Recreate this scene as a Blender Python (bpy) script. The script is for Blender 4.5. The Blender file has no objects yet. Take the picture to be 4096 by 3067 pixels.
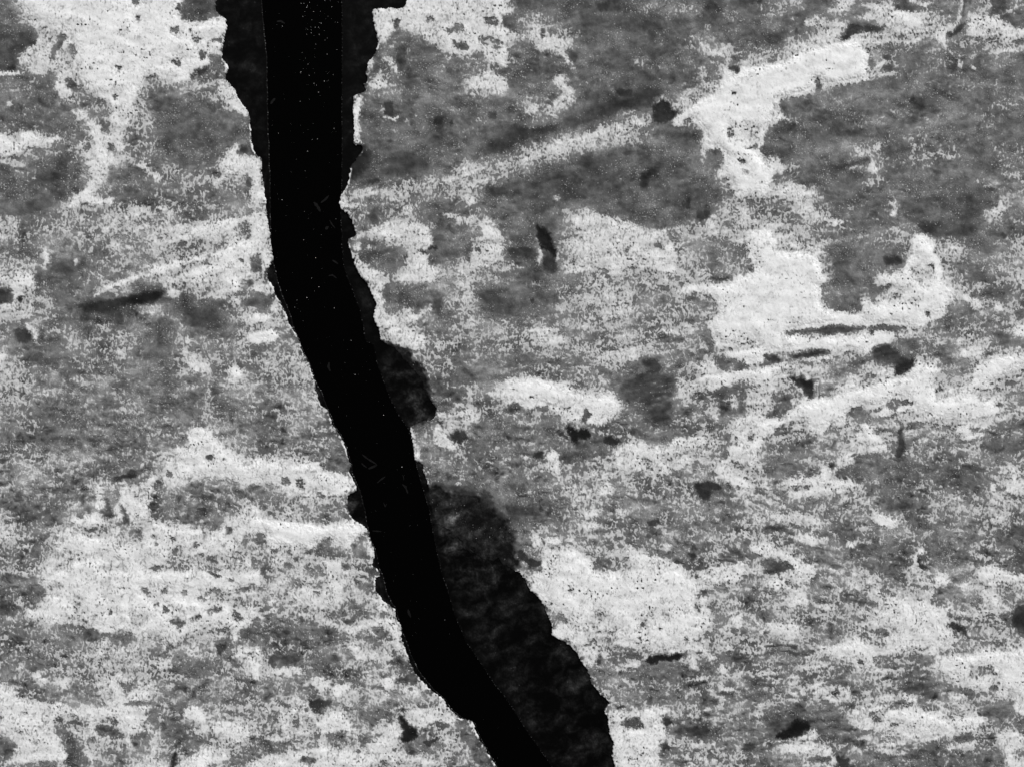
# Frozen lake seen straight down from the air: two snow flecked ice sheets split by a black open channel.
import bpy, math, random
import numpy as np

S = bpy.context.scene
COL = S.collection
# ------------------------------------------------------------------ camera, light, exposure
PXM = 100.0                      # survey units (photo pixels of 1 cm) per metre
W0, H0 = 4096.0, 3067.0
ALT = 45.0
cam_d = bpy.data.cameras.new("camera")
cam = bpy.data.objects.new("camera", cam_d); COL.objects.link(cam)
cam.location = (0, 0, ALT); cam.rotation_euler = (0, 0, 0)
cam_d.sensor_width = 36.0; cam_d.lens = 36.0 * ALT / (W0 / PXM)
cam_d.clip_start = 0.5; cam_d.clip_end = 6000.0
S.camera = cam

SUN_EL, SUN_AZ = math.radians(42), math.radians(60)     # azimuth measured from +X (right) towards +Y (up)
world = bpy.data.worlds.new("World"); S.world = world; world.use_nodes = True
nt = world.node_tree; nt.nodes.clear()
sky = nt.nodes.new("ShaderNodeTexSky"); sky.sky_type = 'NISHITA'; sky.sun_disc = False
sky.sun_elevation = SUN_EL; sky.sun_rotation = math.radians(90) - SUN_AZ
bw = nt.nodes.new("ShaderNodeRGBToBW")                  # black and white photograph: neutral daylight
bg = nt.nodes.new("ShaderNodeBackground"); bg.inputs[1].default_value = 0.10
out = nt.nodes.new("ShaderNodeOutputWorld")
nt.links.new(sky.outputs[0], bw.inputs[0]); nt.links.new(bw.outputs[0], bg.inputs[0]); nt.links.new(bg.outputs[0], out.inputs[0])
sun_d = bpy.data.lights.new("sun", 'SUN'); sun_d.energy = 2.4; sun_d.angle = math.radians(3.0); sun_d.color = (1, 1, 1)
sun = bpy.data.objects.new("sun", sun_d); COL.objects.link(sun)
sun.rotation_euler = (math.pi / 2 - SUN_EL, 0, SUN_AZ + math.pi / 2)
S.view_settings.view_transform = 'Standard'; S.view_settings.look = 'None'
S.view_settings.gamma = 1.0; S.view_settings.exposure = 0.32
S.render.engine = 'CYCLES'

# ------------------------------------------------------------------ survey data of the ice
BASE = """
A1
4788999987643210
4667789989866720
3367799889887610
3587688988876411
3577888797874620
4444667885556650
5444555775344571
4454575876344434
6665476755444432
8755568645444463
4544468656644577
4444467444566565
A2
0000000115888887
0000000656676765
0000000454568685
0000000453457667
0000001454444564
0000002654445776
0000005444444444
0000004444434444
0000005454444444
0000012343444444
0000011233345666
0000012344455654
A3
3344323445443434
5654333334434444
7765444444455444
4563443444445656
4444443444454678
4445443334456888
5555432234568888
4554434653578887
2244466554338887
2566433334446886
5333333334444788
3444444334344686
A4
5644755635555635
4455544888754765
3556667666555687
5799996544555554
8999996544544444
8876654445445444
7544444433444455
7544444445444544
5444444445444444
3444466455554455
5544346545444455
5534446444444555
B1
4444675444555446
5455656777754666
7566667777778875
5456564767766677
6654445566655676
7844456667878786
4774555543746665
7665433357543456
5465546554463346
5454665654466656
7544555654466666
6655556544466576
B2
5000035465445744
6000015466445654
6000015677645675
6000005467644675
5000006546756766
6200005767766665
5400000744557643
6500000756645644
7650000676556766
6550000078665666
6664000046654545
6665000004654445
B3
3343433444334666
4445654334446775
4346778766667778
4256887787666668
5457777787676568
5455666667665578
4346677666776689
4456677655655788
5766666657666789
5776656665666777
4455677765566577
6655554434567677
B4
6775445644444565
6576444544444664
7666555566434445
7676455555775456
8876444457755566
8887445887865557
8886455789986645
9886468887765665
9766567687556657
8888875555667655
5656764546656667
8675577658766786
C1
6765555545454567
5534455554545445
5554545555555654
4443444444555664
5555555556777675
5665565445687777
5555457677555565
4444547677454467
6443665656675467
6656777756777776
4547768888777776
6567788886767667
C2
5557100001245668
5566200000245656
4555500000367644
4555530000565344
5666540000155455
7777630000244444
6667760000245444
5566751000034434
7765461000023334
7888776000023224
6676566000013223
5666755300012224
C3
8788765333777656
6677787444555657
5556665444554577
4442332666666567
4554456767666666
4575676767666876
4456675655554576
4445655555554466
3444755545554457
4665556645566656
4677666765446556
7687656777645666
C4
7656888888778766
5688866678888876
8778766776777755
6676776656666544
4666765555556544
4456444444444466
6777654445554567
5555565445565666
6665557755555665
6665444655554554
6646555555545654
4666556556556665
D1
5568887788787677
5568888887777777
4667677777767765
4455446577776664
5555567665656556
5545566666555556
4466555766555556
7555556877555666
7777667776557656
7877575676546687
4788566556645655
5666565567657756
D2
6677676500000122
6677766620000122
6556556760000112
5555576572000011
5555566663000011
6445456654000001
6567656675400000
5565666667520000
5675675556662000
6767775674556300
5676656774456510
7776777776665630
D3
0688878888877767
0388778888876666
0058888787676666
0047677677776666
0005767767766566
0001555554465665
0000156555566665
0000036555555655
0000016656566656
0000006464444545
0000006775665555
0000007676465554
D4
7766677557756777
6765567777566775
5666667787766765
7655567677756665
4567776777766677
5566577555676577
6655555654577777
6566656654566666
4444567777766545
3334456778776555
5665566665565566
5666455554555566
"""
FEATURES = """
A1
.90 80,0 220,130 420,190 560,280 680,400 640,560 720,740 850,830 960,880 1000,980 1110,970 1180,830 1200,720 1330,620 1420,700 1480,680 1570,730 1640,720 1660,620 1800,560 1900,500 1920,330 1960,200 1860,140 1760,200 1600,190 1560,100 1640,0 = broad bright snowfield filling the top left corner of the ice, left of the black channel
.82 160,560 180,470 260,410 440,420 520,280 420,260 180,180 160,150 560,200 640,350 500,480 520,640 380,660 310,640 300,600
.40 530,270 590,330 540,400 500,450 470,540 440,520 460,410 500,360
.38 600,390 660,400 670,470 630,470
.2 1480,240 1555,240 1530,300 1480,290
.2 1180,145 1215,145 1215,190 1185,190
.2 1130,0 1210,0 1200,50 1150,40
.2 1640,260 1660,260 1655,290 1640,290
.2 1530,40 1560,40 1560,100 1535,95
.2 1000,570 1070,580 1030,640
.18 1730,450 1780,450 1770,520 1730,520
.15 1640,640 1700,650 1680,690 1645,700
.2 1700,620 1800,570 1780,640 1720,680
.18 1820,345 1920,330 1920,375 1830,370
.2 1790,380 1815,380 1815,420 1795,420
.2 980,820 1020,820 1020,870 985,865
.4 1480,520 1580,510 1550,590 1490,560
.42 1660,330 1740,320 1730,370 1660,370
.38 1790,460 1890,480 1930,640 1870,660 1810,520
.33 1640,0 1880,0 1870,150 1820,180 1700,180 1570,180 1560,110 1600,90
.33 0,60 180,80 200,130 130,160 180,210 330,290 320,400 170,440 150,560 0,600
~.15 60,590 120,560 155,600 120,630
.82 0,640 150,620 200,600 160,650 60,670 0,670
.42 0,680 150,660 230,600 310,640 370,665 430,630 510,650 480,790 540,870 600,870 620,920 640,980 700,1060 760,1100 800,1200 640,1240 500,1170 380,1170 300,1130 230,1140 190,1100 180,1240 100,1180 0,1110
.8 610,950 680,930 760,990 750,1050 680,1040 630,990 = small lone oval snow patch on smooth grey ice below the big top left snowfield
.8 60,870 110,880 120,940 70,920
.88 490,660 560,640 580,740 640,800 590,870 530,850 480,790
.35 580,690 650,700 670,760 600,770
.88 0,1150 60,1150 110,1230 180,1240 190,1120 210,1170 300,1160 370,1180 500,1180 560,1220 640,1250 760,1210 810,1230 800,1290 720,1250 640,1265 560,1240 500,1225 400,1270 270,1270 160,1330 60,1310 0,1240 = scalloped snow strip running in from the left border below the big top left snowfield
.84 750,1050 860,1060 900,1160 960,1160 1020,1090 1130,1060 1140,970 1000,970 930,1040 1020,1080 1020,1170 1080,1190 1070,1280 1030,1330 990,1290 940,1280 970,1350 1060,1420 930,1460 900,1540 820,1640 700,1650 800,1560 790,1480 730,1350 740,1310 830,1290 800,1180 = narrow snow tongue hanging down from the big top left snowfield
.4 880,1080 940,1080 960,1140 880,1130
.25 940,1240 1000,1260 990,1300 940,1310
.28 730,1240 770,1240 780,1300 740,1300
.36 1340,900 1500,860 1700,880 1900,950 2040,1060 2050,1180 1960,1240 1900,1350 1860,1420 1600,1430 1450,1400 1390,1200 1340,1100
~.25 1340,860 1440,870 1400,930 1340,960
.85 1180,1430 1250,1410 1310,1480 1390,1500 1400,1560 1350,1580 1310,1520 1200,1470
.86 2050,1230 2080,1260 2000,1370 2080,1360 2208,1350 2208,1656 2160,1656 2180,1540 2090,1500 2000,1500 1900,1590 1840,1600 1950,1500 1880,1440 = ragged snow clump on the left bank of the black channel beside a round grey pond
.2 2060,1260 2130,1270 2130,1340 2080,1330
.2 2120,1560 2170,1530 2175,1620 2120,1600
.85 1890,690 1960,720 2030,800 2080,900 2150,960 2140,1010 2050,980 1960,890 1890,810
.4 940,1460 1160,1430 1290,1490 1330,1580 1320,1640 1050,1640 950,1560
.25 935,1540 985,1560 975,1600 940,1590
A2
.84 1000,80 1180,75 1280,90 1300,40 1290,0 2110,0 2150,60 2208,110 2130,160 2120,240 2208,290 2208,470 2160,600 2040,540 1960,480 1930,400 1910,470 1800,510 1690,480 1560,420 1400,300 1260,250 1200,260 1090,390 1060,400 1040,280 = snowfield at the top border just right of the black channel, with a ring shaped hole
.2 1690,340 1740,370 1810,370 1845,430 1770,440 1710,400
.35 1640,260 1720,210 1790,210 1790,280 1640,300
.35 1460,150 1530,150 1540,200 1480,200
.32 1950,170 2050,150 2100,220 1980,220
.2 1180,170 1250,180 1220,240 1190,260
.32 2130,150 2208,130 2208,280 2150,270
.35 1930,310 2060,320 2120,370 2090,430 1980,400 1930,390
.25 1780,115 1795,115 1795,140 1780,140
.25 1870,95 1900,95 1895,115 1875,110
.82 1760,720 1850,680 1960,660 2000,600 2080,660 2180,700 2150,830 2050,820 1990,770 1900,790 1790,770 = compact wedge shaped snow patch under the top snowfield right of the channel
.36 1200,420 1300,360 1400,340 1540,400 1620,480 1640,540 1500,600 1300,600 1210,540
~.25 1210,420 1290,420 1300,560 1210,550
.4 1690,500 1940,480 2040,560 2060,600 1980,620 1900,640 1760,660 1700,590
.82 1080,480 1170,500 1200,570 1270,640 1210,630 1150,560 1090,520
.82 970,740 1060,660 1090,570 1080,690 1150,760 1000,770
.8 975,490 1025,490 1000,610 950,640
.90 875,825 920,820 900,950 905,1050 895,1170 915,1245 840,1260 835,1100 825,960 860,900 = thin upright white snow strip on the right rim of the black channel near the top
.2 1105,880 1190,880 1190,1000 1110,1000
.82 1075,960 1100,890 1105,1000 1160,1020 1230,1010 1220,1050 1120,1040
.37 900,920 1060,900 1080,1030 1200,1060 1400,1100 1400,1300 1200,1330 960,1260 890,1130
.16 1540,1010 1620,1020 1600,1080 1540,1090
~.16 1680,1040 1720,1080 1680,1090
.2 2020,970 2080,960 2060,1040 2010,1030
~.14 790,1270 940,1260 1000,1330 960,1450 850,1560 780,1600 740,1600
~.12 870,1580 1060,1550 1080,1570 940,1620
.70 1750,1400 1850,1390 1950,1460 2000,1560 1880,1630 1780,1580
~.64 1650,1560 1900,1500 2208,1400 2208,1480 2000,1600 1700,1650
~.25 2000,1620 2208,1560 2208,1656 1980,1656
A3
.80 0,290 150,280 180,210 250,230 300,280 400,330 530,350 540,420 440,450 550,610 470,560 430,490 340,450 230,440 200,370 60,350 0,330
.22 250,250 285,260 285,330 250,335
.2 500,450 560,450 570,520 530,560
.4 0,360 160,380 220,450 400,500 440,620 360,680 330,800 150,850 0,830
.78 360,680 440,620 470,680 470,750 580,830 510,910 380,990 250,1000 200,1030 120,990 110,900 190,900 300,880 400,860 430,780 350,730 = hook shaped thin snow patch curling round a grey spot, top centre
.5 200,860 300,800 350,830 350,920 230,960
.15 880,770 1030,770 1030,840 900,830
~.22 800,900 1000,860 1200,780 1200,820 1050,920 900,1000 780,1000
~.1 920,910 960,870 960,930 930,970
.78 900,960 960,940 1060,940 1060,1010 910,1010
~.64 720,1080 900,1020 1190,960 1200,1080 1000,1150 760,1220 700,1180
~.62 450,1230 660,1200 700,1260 440,1350 250,1330 270,1230
.78 300,1190 440,1180 450,1240 270,1260 = small grainy snow patch on the diagonal pale ridge in the upper middle
~.13 190,1180 300,1170 310,1230 200,1260
~.2 0,1100 420,1100 250,1180 0,1240
~.13 600,1320 720,1310 700,1380 590,1370
~.62 0,1370 100,1340 140,1400 80,1480 0,1500
.2 260,1470 320,1470 320,1510 260,1520
~.32 200,1480 500,1380 900,1350 1300,1400 1600,1450 1650,1600 1500,1640 1000,1640 600,1640 300,1600
~.15 1200,1460 1250,1440 1250,1490 1140,1560 1170,1640 1110,1640 1120,1530
.16 1210,950 1290,870 1350,890 1360,950 1440,980 1380,1040 1260,1070 1200,1060
.75 1220,850 1310,830 1340,880 1280,850 1240,900
.93 1370,1080 1440,980 1600,880 1800,740 1820,560 1850,620 1930,640 1990,560 2060,600 2208,570 2208,1180 2120,1330 2208,1420 2208,1560 2170,1656 1920,1656 1860,1540 1770,1490 1830,1420 1800,1300 1700,1290 1630,1400 1640,1240 1660,1160 1600,1080 1530,1020 1480,1030 1470,1090 = large branching snow bank left of the bright ridge, upper right, with a leg reaching down
.74 1420,850 1550,760 1700,720 1800,700 1780,800 1600,880 1430,960 1380,930
.35 1660,1310 1790,1290 1820,1380 1770,1450 1670,1430
.3 1860,1110 1900,1100 1900,1190 1860,1190
.12 1860,570 1950,570 1950,630 1870,620
.4 1860,800 1950,795 1910,825
.4 1990,1290 2130,1240 2110,1290
.45 1930,1390 1980,1370 2030,1410 2010,1430
.5 1970,1460 2050,1480 2030,1520
.42 2160,690 2208,670 2208,760
~.76 1980,1090 2150,1090 2110,1240 1960,1190
.3 2130,1290 2208,1190 2208,1400 2160,1350
.7 1600,350 1640,360 1740,430 1870,400 1920,480 1840,510 1640,470
.74 1610,580 1660,570 1690,640 1640,690 1610,640
.2 1860,490 1930,490 1940,540
.62 1650,240 1700,210 1720,250 1600,320
~.55 1000,500 1100,520 1180,580 1100,570
~.55 1210,650 1300,700 1300,720
~.54 1000,90 1200,40 1640,70 1640,120 1400,100 1200,110 1100,100
.18 1660,60 1700,50 1690,130 1660,110
~.15 700,40 850,30 830,90 760,90
~.2 2020,30 2120,10 2080,60
S
~.28 1900,800 2100,730 2300,670 2450,620 2480,660 2300,740 2100,810
~.22 1900,590 2200,500 2450,420 2620,370 2640,410 2450,490 2200,570 1950,650
~.68 1375,755 1500,755 1700,720 1900,670 2060,630 2060,690 1900,730 1700,785 1500,810 1380,815
~.77 2060,605 2230,555 2400,510 2595,450 2600,515 2400,590 2200,640 2060,690
.16 2610,440 2646,403 2674,413 2679,441 2716,454 2688,482 2632,496 2604,491
A4
.95 0,580 200,520 260,450 420,430 600,370 740,350 800,390 830,440 870,480 850,560 840,640 930,660 860,700 720,720 600,740 470,780 450,700 400,680 410,780 300,820 150,860 100,900 0,880 = thickest brightest snow ridge, upper right, with a small dark notch in its lower edge
.35 400,680 450,690 460,780 410,790
.78 240,390 330,330 420,330 420,260 560,240 640,230 610,340 690,340 720,300 1030,290 1100,240 1080,330 880,420 840,430 780,370 600,370 420,420 260,450 150,440
.2 620,340 660,290 690,230 720,215 860,230 1030,230 960,290 790,280 720,300 690,350 640,370
.82 900,90 1120,110 1200,100 1330,120 1370,220 1280,250 1180,290 1060,260 1000,200 770,170 = snow patch above the long dark trench behind the bright ridge, upper right
.8 790,50 900,40 1000,20 1080,60 1060,110 900,100
.8 510,110 590,50 620,0 760,0 750,40 660,60 640,100 560,105 = small snow patch touching the top border above the bright ridge
.8 1200,20 1240,0 1290,30 1410,30 1380,70 1300,55
.8 300,190 430,150 480,190 680,190 680,230 480,240 320,240
.2 1090,50 1140,60 1140,100 1100,95
.22 1160,60 1330,50 1330,90 1180,110
.85 1170,370 1250,330 1330,345 1300,370 1180,400
.2 1280,400 1400,370 1420,410 1300,440
.84 1420,290 1480,240 1620,190 1650,50 1670,0 1690,0 1670,100 1640,230 1530,300 1540,430 1500,400 1430,340
.2 1690,0 1720,0 1690,150 1670,180 1660,160
.13 1530,290 1600,290 1620,220 1720,200 1660,280 1560,340
.86 1720,120 1850,160 1980,150 2060,230 2208,290 2140,320 2000,290 1900,330 1720,320 1680,280 1730,210 = snow patch in the top right corner, right of the dark vertical crack
.6 1880,260 2000,250 1970,280 1880,285
.25 1900,0 2040,0 1970,140 1920,120
.32 2010,130 2208,110 2208,250 2100,230
.82 2030,100 2140,50 2160,80 2050,120
.82 1990,430 2208,380 2208,420 1900,490 1880,470
.2 970,490 1010,470 1055,480 1055,520 1010,525
.2 860,520 900,510 940,590 870,600
.2 960,590 1030,570 1080,570 1075,625 1050,630 1030,600 970,610
.15 840,640 890,630 880,650
.8 880,640 930,560 1010,520 1000,570 930,600
.75 940,650 1100,620 1120,650 940,670
.4 150,870 470,790 720,730 900,700 1000,760 1150,780 1200,860 1250,960 1150,1020 1100,1150 900,1200 700,1130 350,1150 230,1080 160,1030 110,940
~.16 1220,840 1270,850 1270,910 1220,890
.22 1600,520 1620,520 1590,640 1570,650
~.25 1510,820 1640,860 1600,870 1500,840
.72 1620,590 1640,500 1680,560 1650,610
.72 1740,570 1790,580 1770,610 1740,600
.7 1720,480 1780,430 1780,520 1740,530
.8 740,1350 770,1270 830,1310 980,1230 960,1300 900,1320 940,1480 950,1530 870,1490 850,1450 680,1470 700,1440 860,1440 890,1340 = thin Y shaped snow patch on the smooth grey ice below the bright ridge, upper right
.22 640,1430 860,1350 880,1400 700,1440
.82 0,1360 100,1340 130,1500 60,1460 0,1500
.85 0,1000 90,960 160,1050 60,1050 0,1160
.2 90,860 130,850 150,960 100,960
.35 0,1170 60,1050 200,1050 250,1300 0,1400
.75 130,1580 300,1600 430,1656 0,1656
.7 1505,830 1510,830 1445,1110 1400,1300 1380,1330 1340,1460 1335,1455 1375,1320 1395,1290
B1
.9 600,90 650,50 690,10 760,0 820,0 820,60 900,60 1000,60 980,110 830,110 720,90 640,150 610,140 = blunt ended snow bar on the left ice, just above a broad speckled area
.35 0,0 600,0 590,90 450,150 280,180 160,210 0,200
.7 0,210 150,220 160,340 60,420 0,480
.9 1650,370 1700,310 1850,280 2000,230 2070,250 2020,320 1900,340 1680,400 = short bright diagonal snow bar in the speckled area left of the channel
.9 1450,440 1500,390 1530,440
.84 1780,550 1900,510 2020,460 2150,420 2208,500 2208,620 2120,690 2050,740 2000,900 2100,900 2080,1000 2000,950 1960,800 1900,760 1790,740 1600,740 1500,800 1400,800 1540,720 1780,660 1870,600 1860,570 = forked snow patch on the left bank ending in a tail towards the long dark streak
.14 2060,560 2100,590 2100,640 2080,620
.15 2130,770 2170,760 2185,820 2140,820
.2 2020,880 2050,880 2040,910
.82 1390,800 1480,810 1540,850 1550,910 1500,920 1430,880
.82 1730,910 1900,840 1960,860 1950,920 1850,930
.36 440,560 500,520 600,530 660,560 650,640 580,660 480,640
~.3 660,540 760,530 750,600 700,690 640,680 700,610
.85 370,520 420,490 430,600 400,680 370,660
.85 640,580 690,570 680,620 650,630
~.15 1240,870 1340,850 1430,860 1400,910 1320,950 1160,970 1030,970 1030,940
~.22 680,970 1000,920 1040,980 1030,1060 900,1050 700,1010
.2 1290,950 1340,950 1330,990 1295,990
~.3 1200,820 1390,790 1420,880 1200,890
.78 1150,990 1240,970 1290,1000 1340,960 1420,1010 1330,1060 1270,1040 = small pale snow flake under the blunt end of the long dark streak, left ice
.85 0,650 50,700 90,760 150,750 100,690 280,680 300,770 330,830 290,850 200,810 160,840 220,880 160,920 150,1030 0,1040 0,990 120,920 120,860 60,800 0,790 = branched snow patch at the left border, level with the long dark streak
.22 0,800 100,860 120,900 100,960 0,980
.12 155,905 210,910 200,945 170,945
~.2 100,1180 250,1190 300,1240 270,1310 150,1290
.85 200,1120 260,1140 320,1180 340,1240 320,1290 350,1320 310,1310 300,1230 240,1190
.25 340,1160 400,1200 380,1290 340,1270
~.27 1600,870 1680,860 1660,950 1640,1010 1720,1050 1920,1040 1880,1160 1700,1190 1620,1160 1600,1060
.4 1380,940 1520,920 1560,950 1560,1080 1510,1120 1470,1000 1380,990
.35 1700,940 1850,920 1960,930 1960,970 1860,1000 1700,1000
.3 2090,950 2208,880 2208,1000 2100,990
.82 1600,1240 1640,1200 1640,1280 1630,1420 1680,1400 1720,1480 1800,1480 1820,1550 1720,1570 1640,1500 1590,1440
.85 1970,1520 2050,1490 2110,1560 2000,1640
.86 0,1390 80,1380 30,1460 0,1500
.85 2120,1240 2208,1210 2208,1310 2130,1290
.8 2090,1080 2208,1030 2208,1120 2110,1150
.85 1540,1140 1590,1130 1590,1170
~.66 1000,150 1300,100 1650,150 1300,280 900,280
~.3 520,980 800,930 1000,900 1200,820 1400,800 1440,870 1400,920 1300,960 1100,1050 900,1060 700,1020
.18 600,985 800,955 1030,925 1240,865 1340,850 1430,865 1400,910 1320,950 1160,970 1040,985 960,1015 900,1045 720,1000
.12 1220,880 1340,860 1410,880 1330,935 1180,960 1050,965
.90 780,890 960,796 1240,695 1240,735 980,836 820,896
.86 1240,690 1500,610 1780,530 1790,575 1520,660 1260,738
.86 1450,430 1650,360 1850,290 2060,230 2208,190 2208,240 2070,260 1850,340 1660,400 1470,460
.9 1540,720 1780,650 1870,600 1960,520 2150,430 2208,500 2208,540 2060,520 1960,640 1900,700 1760,730 1600,735
.9 1940,470 2100,420 2170,440 2150,520 2000,500
.88 1900,760 2060,720 2130,690 2208,640 2208,700 2080,760 2040,900 2000,860 1960,800
.9 1650,340 1760,290 2000,232 2065,255 2000,320 1880,335 1700,395
.86 2080,230 2208,180 2208,215 2100,255
B2
.86 0,0 80,0 85,100 0,110
.86 0,170 90,180 110,300 100,400 60,330 40,420 120,450 140,560 120,650 60,720 0,720 50,690 60,560 0,540
.3 0,560 40,540 50,690 0,710
.82 0,800 120,800 155,880 90,890 0,850
.35 0,850 90,890 150,900 60,1040 0,980
.8 140,920 200,920 220,1010 150,1050 130,1000
.25 80,920 140,920 130,1010 60,1020
.92 0,1070 130,1060 100,1130 0,1130
.95 0,1220 150,1190 210,1230 170,1290 0,1310 = small smooth rounded snow mound on the left bank of the black channel
.4 0,1310 100,1320 120,1360 0,1450
~.75 330,1480 420,1440 500,1640 380,1600
.82 730,80 770,10 790,110 980,100 880,140 740,150 = snow tip touching the black channel where the pale diagonal ridge meets the right bank
.82 1270,130 1350,120 1360,170 1310,200 1270,180
.82 830,410 900,350 1090,300 1090,260 1150,280 1300,270 1480,300 1520,400 1500,510 1330,520 1240,460 1130,480 1100,400 960,380 = snow patch between the channel and the dark spike, above a smooth grey basin
.25 870,290 970,280 960,340 890,340
.3 990,180 1060,100 1060,200 1040,290 990,260
.82 830,470 900,450 920,500 850,510
.8 960,460 1030,470 1020,500 970,490
.38 880,510 1120,480 1250,470 1310,520 1290,640 1180,690 1080,690 990,640 910,600
.84 1310,560 1400,530 1480,590 1500,650 1640,700 1560,760 1510,790 1400,790 1260,790 1200,730 1300,680 = snow bridge between two smooth grey basins right of the channel
.82 870,560 900,600 1000,670 1100,700 1080,760 1150,720 1150,800 1080,850 1010,800 920,740 860,650
.38 1080,850 1170,770 1270,800 1480,790 1460,850 1520,960 1450,1010 1380,1060 1330,1000 1210,1020 1160,1080 1100,1000 1110,940
.82 1000,870 1060,860 1110,950 1100,1030 1150,1070 1270,1080 1340,1080 1430,1040 1510,970 1530,990 1380,1120 1200,1160 1060,1150 1010,1080 1050,960 = curved snow rim around the left and lower side of a grey basin by the channel
.28 1480,850 1570,840 1620,950 1600,1030 1500,1020 1540,960
.84 1180,1150 1350,1180 1450,1240 1480,1330 1400,1370 1260,1320 1150,1220
.4 1530,330 1700,290 1850,290 1870,440 1850,600 1700,620 1520,620 1490,550 1560,480 1530,400
~.15 1500,470 1560,460 1560,500 1500,500
.12 1380,500 1480,520 1470,550
.82 1880,450 2140,440 2120,590 1900,610 1840,550 1870,500 = blocky snow patch right of the channel, left of the dark spike shaped hole
.8 1870,300 1940,240 2000,230 2080,330 2140,400 2100,430 1980,400 1960,330 1900,300
.35 1880,310 1940,310 1950,390 1880,400
.3 1890,480 1940,470 1940,520 1890,520
~.28 1860,810 2208,820 2208,1060 1980,1000 1870,950 1850,870
.82 1770,20 1860,10 1890,70 1840,105 1780,80 = small round snow dollop alone on dark smooth ice in the upper middle
.66 1600,180 1700,180 1850,230 1850,280 1700,240
~.2 1700,960 1760,970 1760,1020 1710,1010
~.25 1690,1440 1740,1440 1720,1500
~.25 1750,1500 1850,1540 1900,1600 1800,1590
.85 2150,1620 2208,1590 2208,1656 2150,1656
~.66 1600,650 1800,620 1880,800 1880,1050 1820,1110 1770,1000 1700,900 1600,850
B3
.06 212,280 262,305 345,395 345,450 385,540 372,580 300,505 245,495 214,400
.25 270,500 370,560 390,640 370,690 290,690 260,620
.8 210,400 240,480 270,560 240,640 220,600
.80 610,130 690,140 750,200 870,210 980,260 1080,300 1200,340 1350,340 1370,430 1420,560 1400,690 1230,700 1200,650 1000,670 850,760 830,680 700,610 560,540 570,420 520,260 = wide pale snow sheet in the centre right, right of the dark spike shaped hole
.93 1220,580 1290,640 1400,630 1390,690 1250,690
.3 940,490 1030,470 1020,510 970,520
.3 1240,440 1300,430 1300,490 1230,480
.35 780,690 840,680 830,770 800,770
.36 620,110 800,0 1800,0 1740,180 1640,260 1500,260 1380,300 1180,320 1000,250 750,190
.12 1460,100 1530,60 1550,150 1480,140
~.2 1580,180 1700,160 1680,240 1600,250
.3 0,0 620,0 500,100 300,160 0,170
.78 350,45 410,35 410,65 370,70
.2 100,500 140,505 110,520
~.25 0,480 220,470 220,570 0,570
~.36 50,700 350,720 420,900 300,960 200,960 50,1040 0,1040 0,850
~.15 150,920 200,910 190,960
~.50 1600,410 1800,410 1850,460 2030,440 2070,620 2080,690 1950,690 1880,770 1700,760 1650,600 1690,500 1600,460
.2 2040,650 2085,660 2080,700 2040,690
~.25 1700,730 1900,720 1860,770 1740,770
.92 1800,420 1900,440 1960,400 2030,400 2060,330 2208,320 2208,1270 2100,1290 1900,1330 1760,1340 1700,1220 1680,1130 1760,1060 1760,950 1700,890 1600,850 1500,880 1430,830 1540,790 1680,800 1850,790 1950,720 2080,700 2090,640 2040,560 2030,440 = largest bright snowfield on the right ice, above two long dark scalloped bands
~.52 1450,950 1500,900 1620,880 1750,960 1750,1070 1640,1120 1520,1080 1440,1000
~.52 1180,940 1350,900 1350,1100 1220,1200 1190,1100
.25 1880,1280 1960,1310 2100,1280 2100,1300 1940,1330
.84 210,1200 290,1190 450,1270 410,1310 350,1330 240,1310 = small leaf shaped snow patch in the middle of the wide speckled ice at the centre
.84 460,680 560,620 620,680 500,720
.8 730,720 800,710 820,770 740,770
.25 1220,1270 1310,1230 1430,1270 1300,1310
.4 1640,1150 1700,1200 1760,1340 1730,1400 1680,1330
~.74 800,1380 1000,1350 1250,1330 1220,1400 1000,1450 900,1440
.93 1800,1390 2208,1320 2208,1420 2050,1500 1930,1440 1860,1420
.93 1440,1650 1650,1590 1900,1550 2208,1520 2208,1600 1900,1656
.3 1900,1500 2000,1440 2030,1520 1920,1560
.3 2080,1500 2208,1460 2200,1510
.85 1590,1500 1700,1460 1780,1500 1760,1560 1620,1570
.34 1740,1400 1830,1420 1880,1560 1800,1540
~.22 1100,1430 1280,1440 1300,1540 1230,1570 1120,1500
~.26 1000,1600 1200,1575 1400,1590 1400,1656 950,1656
.9 0,1610 200,1600 400,1640 450,1656 0,1656
~.34 0,1430 250,1450 250,1490 0,1500
B4
.93 0,520 200,520 320,530 440,530 400,590 470,640 470,740 560,730 440,830 440,920 480,1000 740,1060 800,1000 800,900 880,960 940,1000 980,940 1160,890 1220,860 1220,800 1100,790 920,800 920,740 1000,720 1110,710 1170,640 1200,560 1240,540 1230,440 1250,350 1330,370 1430,420 1420,530 1480,590 1490,700 1480,820 1600,830 1610,900 1540,990 1480,1080 1380,1130 1270,1170 1100,1140 850,1150 600,1150 400,1190 120,1200 0,1230 = lobed snowfield right of the largest snowfield, with a grey bay and a rounded right tip
.4 440,810 540,740 610,750 620,840 780,850 800,890 800,1020 740,1060 640,1030 530,1010 480,930
.35 870,820 1060,810 1000,880 900,920
.15 940,910 1040,920 1160,890 1100,925 1010,935
.35 1350,640 1430,620 1430,670 1370,680
.35 1340,1040 1400,1030 1400,1080 1340,1070
.2 1015,1035 1070,1040 1060,1060
~.78 1210,640 1400,640 1450,780 1350,830 1220,760
~.78 980,920 1300,930 1300,970 1000,970
.36 460,500 560,440 700,430 900,480 1000,520 1170,560 1150,640 1080,700 930,720 860,800 720,830 620,800 560,660 540,590
~.17 980,560 1140,560 1160,620 1020,640
.28 120,1210 200,1200 560,1160 640,1150 830,1170 820,1190 720,1220 560,1230 380,1220 200,1230
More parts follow.
